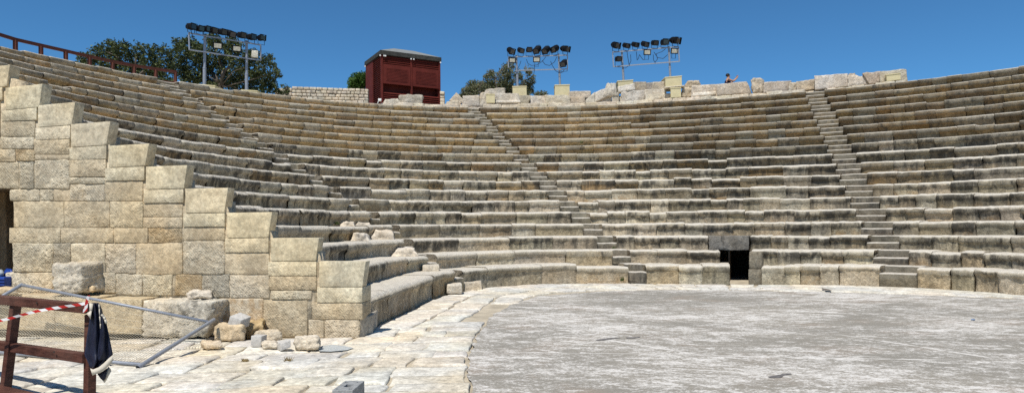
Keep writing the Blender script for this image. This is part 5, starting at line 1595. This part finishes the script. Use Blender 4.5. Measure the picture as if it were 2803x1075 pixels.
# barrier tape
mb = MB(); mb.uv = []
tp = [(-40, 884), (0, 877), (30, 870), (60, 861), (100, 851), (140, 844), (180, 838), (215, 833), (238, 829)]
n = 40; L = 0; last = None; vs = []
for i in range(n + 1):
    s = i / n * (len(tp) - 1); j = min(int(s), len(tp) - 2); f = s - j
    x = tp[j][0] + (tp[j + 1][0] - tp[j][0]) * f; y = tp[j][1] + (tp[j + 1][1] - tp[j][1]) * f
    D = 6.62 - .58 * (x / 238.0)
    c = P(x, y, D)
    if last is not None: L += (c - last).length
    last = c
    a = .5 * sin(i * .35)
    wv = Vector((0, .5 * sin(a), cos(a))) * .014
    vs += [c - wv, c + wv, c + wv + Vector((0, .003, 0)), c - wv + Vector((0, .003, 0))]
    mb.uv += [(L / .21, 0), (L / .21, 1), (L / .21, 1), (L / .21, 0)]
fs = [(i * 4 + a, i * 4 + (a + 1) % 4, i * 4 + 4 + (a + 1) % 4, i * 4 + 4 + a) for i in range(n) for a in range(4)]
mb.add(vs, fs)
o0 = len(mb.v)
for pts in ([(236, 830), (240, 815), (242, 808)], [(236, 832), (232, 845), (231, 854)], [(238, 828), (236, 836), (234, 852)]):
    for i, (x, y) in enumerate(pts):
        c = P(x, y, 6.02); wv = Vector((.012, .004, .004)); k = len(mb.v)
        mb.add([c - wv, c + wv], []); mb.uv += [(i * .5, 0), (i * .5, 1)]
        if i: mb.f.append([k - 2, k - 1, k + 1, k])
o = mb.build('barrier_tape', M['tape'])
tag(o, 'red and white barrier tape tied to the railing end', 'tape')

# jacket
jk = thing('jacket', 'navy tracksuit jacket with cream hem hanging on railing post', 'jacket', P(262, 1010, 6.05))
rows = [(828, 250, 270), (833, 247, 274), (845, 248, 279), (860, 247, 283), (887, 243, 292), (918, 238, 299), (943, 235, 304), (967, 231, 309), (975, 233, 309), (986, 239, 300), (996, 243, 288), (1006, 247, 273)]
def sheetmesh(rows, D0, th, folds, nx=16, seed=1.0, up=6):
    mb = MB()
    rr = []
    for i in range(len(rows) - 1):
        for s in range(3):
            f = s / 3; rr.append(tuple(rows[i][q] * (1 - f) + rows[i + 1][q] * f for q in range(3)))
    rr.append(rows[-1])
    m = len(rr)
    for side in (0, 1):
        for j, (y, l, r) in enumerate(rr):
            for i in range(nx + 1):
                u = i / nx
                bul = math.sqrt(max(0, 1 - (2 * u - 1) ** 2))
                fold = sin(u * folds * pi + j * .05 + seed) * .5 + .5 * nz((u * 3, j * .08, seed), 1.6)
                dep = D0 - (bul * th * (.45 + .25 * fold) if side == 0 else -bul * th * .4)
                if side == 0: dep -= .02 * fold * bul
                mb.v.append(P(l + (r - l) * u, y, dep)); mb.t.append((.5, .5, .5)); mb.w.append((0, 0, 0))
    n1 = nx + 1; o = m * n1
    for j in range(m - 1):
        for i in range(nx):
            a = j * n1 + i; mb.f.append([a, a + 1, a + n1 + 1, a + n1]); b = a + o; mb.f.append([b, b + n1, b + n1 + 1, b + 1])
        for i in (0, nx):
            a = j * n1 + i; mb.f.append([a, a + n1, a + n1 + o, a + o])
    for j in (0, m - 1):
        for i in range(nx):
            a = j * n1 + i; mb.f.append([a, a + 1, a + 1 + o, a + o])
    return mb
sheetmesh(rows, 6.05, .20, 5).build('body', M['jacket'], jk, True)
sheetmesh([(859, 276, 283), (885, 274, 292), (918, 272, 299), (943, 268, 304), (968, 266, 309), (985, 262, 301)], 5.98, .13, 3, 10, 4.0).build('sleeve', M['jacket'], jk, True)
mb = MB()
def ribbon(mb, top, bot, D, th=.03):
    n = len(top)
    vs = []
    for (a, b) in zip(top, bot):
        vs += [P(a[0], a[1], D - th), P(b[0], b[1], D - th), P(b[0], b[1], D + th), P(a[0], a[1], D + th)]
    fs = [(i * 4 + q, i * 4 + (q + 1) % 4, i * 4 + 4 + (q + 1) % 4, i * 4 + 4 + q) for i in range(n - 1) for q in range(4)] + [(3, 2, 1, 0), tuple((n - 1) * 4 + q for q in range(4))]
    mb.add(vs, fs)
ribbon(mb, [(247, 1007), (255, 1010), (270, 1004), (285, 992), (298, 979), (309, 970)], [(253, 1027), (259, 1024), (275, 1019), (290, 1009), (302, 995), (311, 984)], 5.97, .05)
mb.build('hem_band', M['cream'], jk, True)
mb = MB()
ribbon(mb, [(266, 1022), (280, 1016), (294, 1006), (298, 1003)], [(276, 1036), (284, 1041), (289, 1034), (293, 1014)], 6.05, .03)
mb.build('sleeve_end', M['jacket'], jk, True)
mb = MB()
ribbon(mb, [(297, 1002), (303, 1008), (305, 1014)], [(275, 1033), (285, 1046), (287, 1047)], 6.06, .025)
mb.build('cuff', M['cream'], jk, True)
mb = MB()
ribbon(mb, [(244, 829), (249, 829), (255, 830)], [(246, 856), (249, 858), (252, 852)], 6.0, .03)
ribbon(mb, [(247, 850), (251, 851)], [(237, 857), (248, 873)], 5.97, .03)
mb.build('collar', M['cream'], jk, True)
mb = MB()
path_tube(mb, [P(x, y, 5.935) for x, y in ((271, 832), (272, 845), (273, 865), (275, 885), (275, 898))], .0045, 6)
path_tube(mb, [P(x, y, 5.90) for x, y in ((278, 860), (284, 866), (288, 874), (291, 884))], .009, 6)
mb.build('piping', M['cream'], jk, True)

# wire mesh panel leaning on the ledge
C_TR, C_TL = P(569, 880, 10.25), P(59, 779, 10.55)
C_BR = PZ(390, 997, -.115); C_BL = PZ(-223, 945, -.115)
wp = thing('fence_panel', 'galvanised wire mesh fence panel leaning on the ledge at left', 'fence panel', (C_BR + C_BL) / 2)
for nm, a, b, r in (('top_tube', C_TL, C_TR, .024), ('bottom_tube', C_BL, C_BR, .024)):
    mb = MB(); tube(mb, a, b, r, 10); mb.build(nm, M['galv'], wp, True)
ext = (C_BR - P(584, 875, 10.35)).normalized()
mb = MB(); tube(mb, P(586, 874, 10.35), C_BR + ext * .10, .028, 12, cap=False); tube(mb, P(586, 874, 10.35), C_BR + ext * .10, .022, 12, cap=False); mb.build('side_tube', M['galv'], wp, True)
mb = MB(); tube(mb, C_TL + (C_TL - C_BL).normalized() * .02, C_BL, .028, 12); mb.build('side_tube', M['galv'], wp, True)
mb = MB()
nw = 84
for i in range(1, nw):
    s = i / nw; a, b = C_TL.lerp(C_TR, s), C_BL.lerp(C_BR, s)
    m = a.lerp(b, .5) - Vector((0, 0, .03 * sin(s * pi)))
    tube(mb, a, m, .0030, 4, cap=False); tube(mb, m, b, .0030, 4, cap=False)
for j in range(1, 9):
    s = j / 9
    pts = [C_TL.lerp(C_TR, q / 10).lerp(C_BL.lerp(C_BR, q / 10), s) - Vector((0, 0, .03 * sin(q / 10 * pi) * sin(s * pi))) for q in range(11)]
    path_tube(mb, pts, .0032, 4)
mb.build('wire_mesh', M['wire'], wp, False, recalc=False)

# blue crate and sack by the doorway at far left
def crate(mb):
    f = [PW(-48, 786, .15), PW(10, 786, .15), PW(11, 758, .15), PW(-48, 758, .15)]
    hexa(mb, f + [p - WN * .28 for p in f], .01, (6, 4, 4), .003, 4)
    for i in range(3):
        y = 762 + i * 8
        g = [PW(-49, y + 3, .17), PW(11, y + 3, .17), PW(11, y, .17), PW(-49, y, .17)]
        hexa(mb, g + [p - WN * .03 for p in g], .004, (4, 2, 2), 0, 1)
one('blue_crate', 'bright blue plastic crate at the far left doorway', 'crate', crate, 'blue')
one('sack', 'crumpled grey sack lying on the blue crate', 'sack', lambda mb: view_block(mb, [(-40, 759), (12, 758), (9, 740), (-36, 742)], PW(0, 750, .05).y, .25, .08, n=(10, 6, 6), amp=.04, freq=6, tint=(.3, .3, .3)), 'greycloth')
one('blue_tarpaulin', 'dark blue tarpaulin bundled inside the far left doorway', 'tarpaulin', lambda mb: view_block(mb, [(8, 772), (37, 772), (36, 736), (12, 738)], PW(20, 750, -.12).y, .3, .06, n=(8, 5, 8), amp=.04, freq=6, tint=(.3, .3, .3)), 'blue')

# small litter on the rim of the floor
one('brown_scrap', 'brown scrap of wood lying on the far right rim', 'litter', lambda mb: hexa(mb, [PZ(x, y, z) for x, y, z in ((2252, 791, -.13), (2278, 795, -.13), (2276, 793.5, -.09), (2254, 789, -.09))] + [PZ(x, y, z) + Vector((.02, .12, 0)) for x, y, z in ((2252, 791, -.13), (2278, 795, -.13), (2276, 793.5, -.09), (2254, 789, -.09))], .01, (5, 2, 2), .01, 9), 'rail')
one('blue_scrap', 'tiny blue scrap of litter on the orchestra floor', 'litter', lambda mb: view_block(mb, [(2657, 875), (2670, 876), (2669, 873), (2660, 872)], PZ(2664, 876, -.155).y, .06, .01, n=(4, 2, 3), amp=.01, freq=12), 'paleblue')

def smear(label, pts):
    mb = MB()
    vs = [PZ(x, y, -.1535) for x, y in pts]
    mb.add(vs, [tuple(range(len(vs)))])
    tag(mb.build('dark_smear', M['smear']), label, 'smear', 'dark smears on the orchestra floor')
M['smear'] = plain('dark_smear', (0.15, 0.14, 0.135), 0.95, 0.1, var=0.3, scale=30)
smear('dark smear on the orchestra floor nearest the bottom edge', [(2102, 1030), (2112, 1027), (2135, 1024), (2142, 1021), (2165, 1020), (2167, 1023), (2146, 1026), (2138, 1032), (2110, 1033)])
smear('thin dark smear left of centre on the orchestra floor', [(1630, 929), (1650, 926), (1676, 923), (1702, 923), (1680, 926), (1655, 930), (1634, 931)])
smear('short dark dash right of the thin dark smear', [(1713, 922), (1735, 922), (1752, 920), (1752, 922), (1735, 925), (1716, 925)])
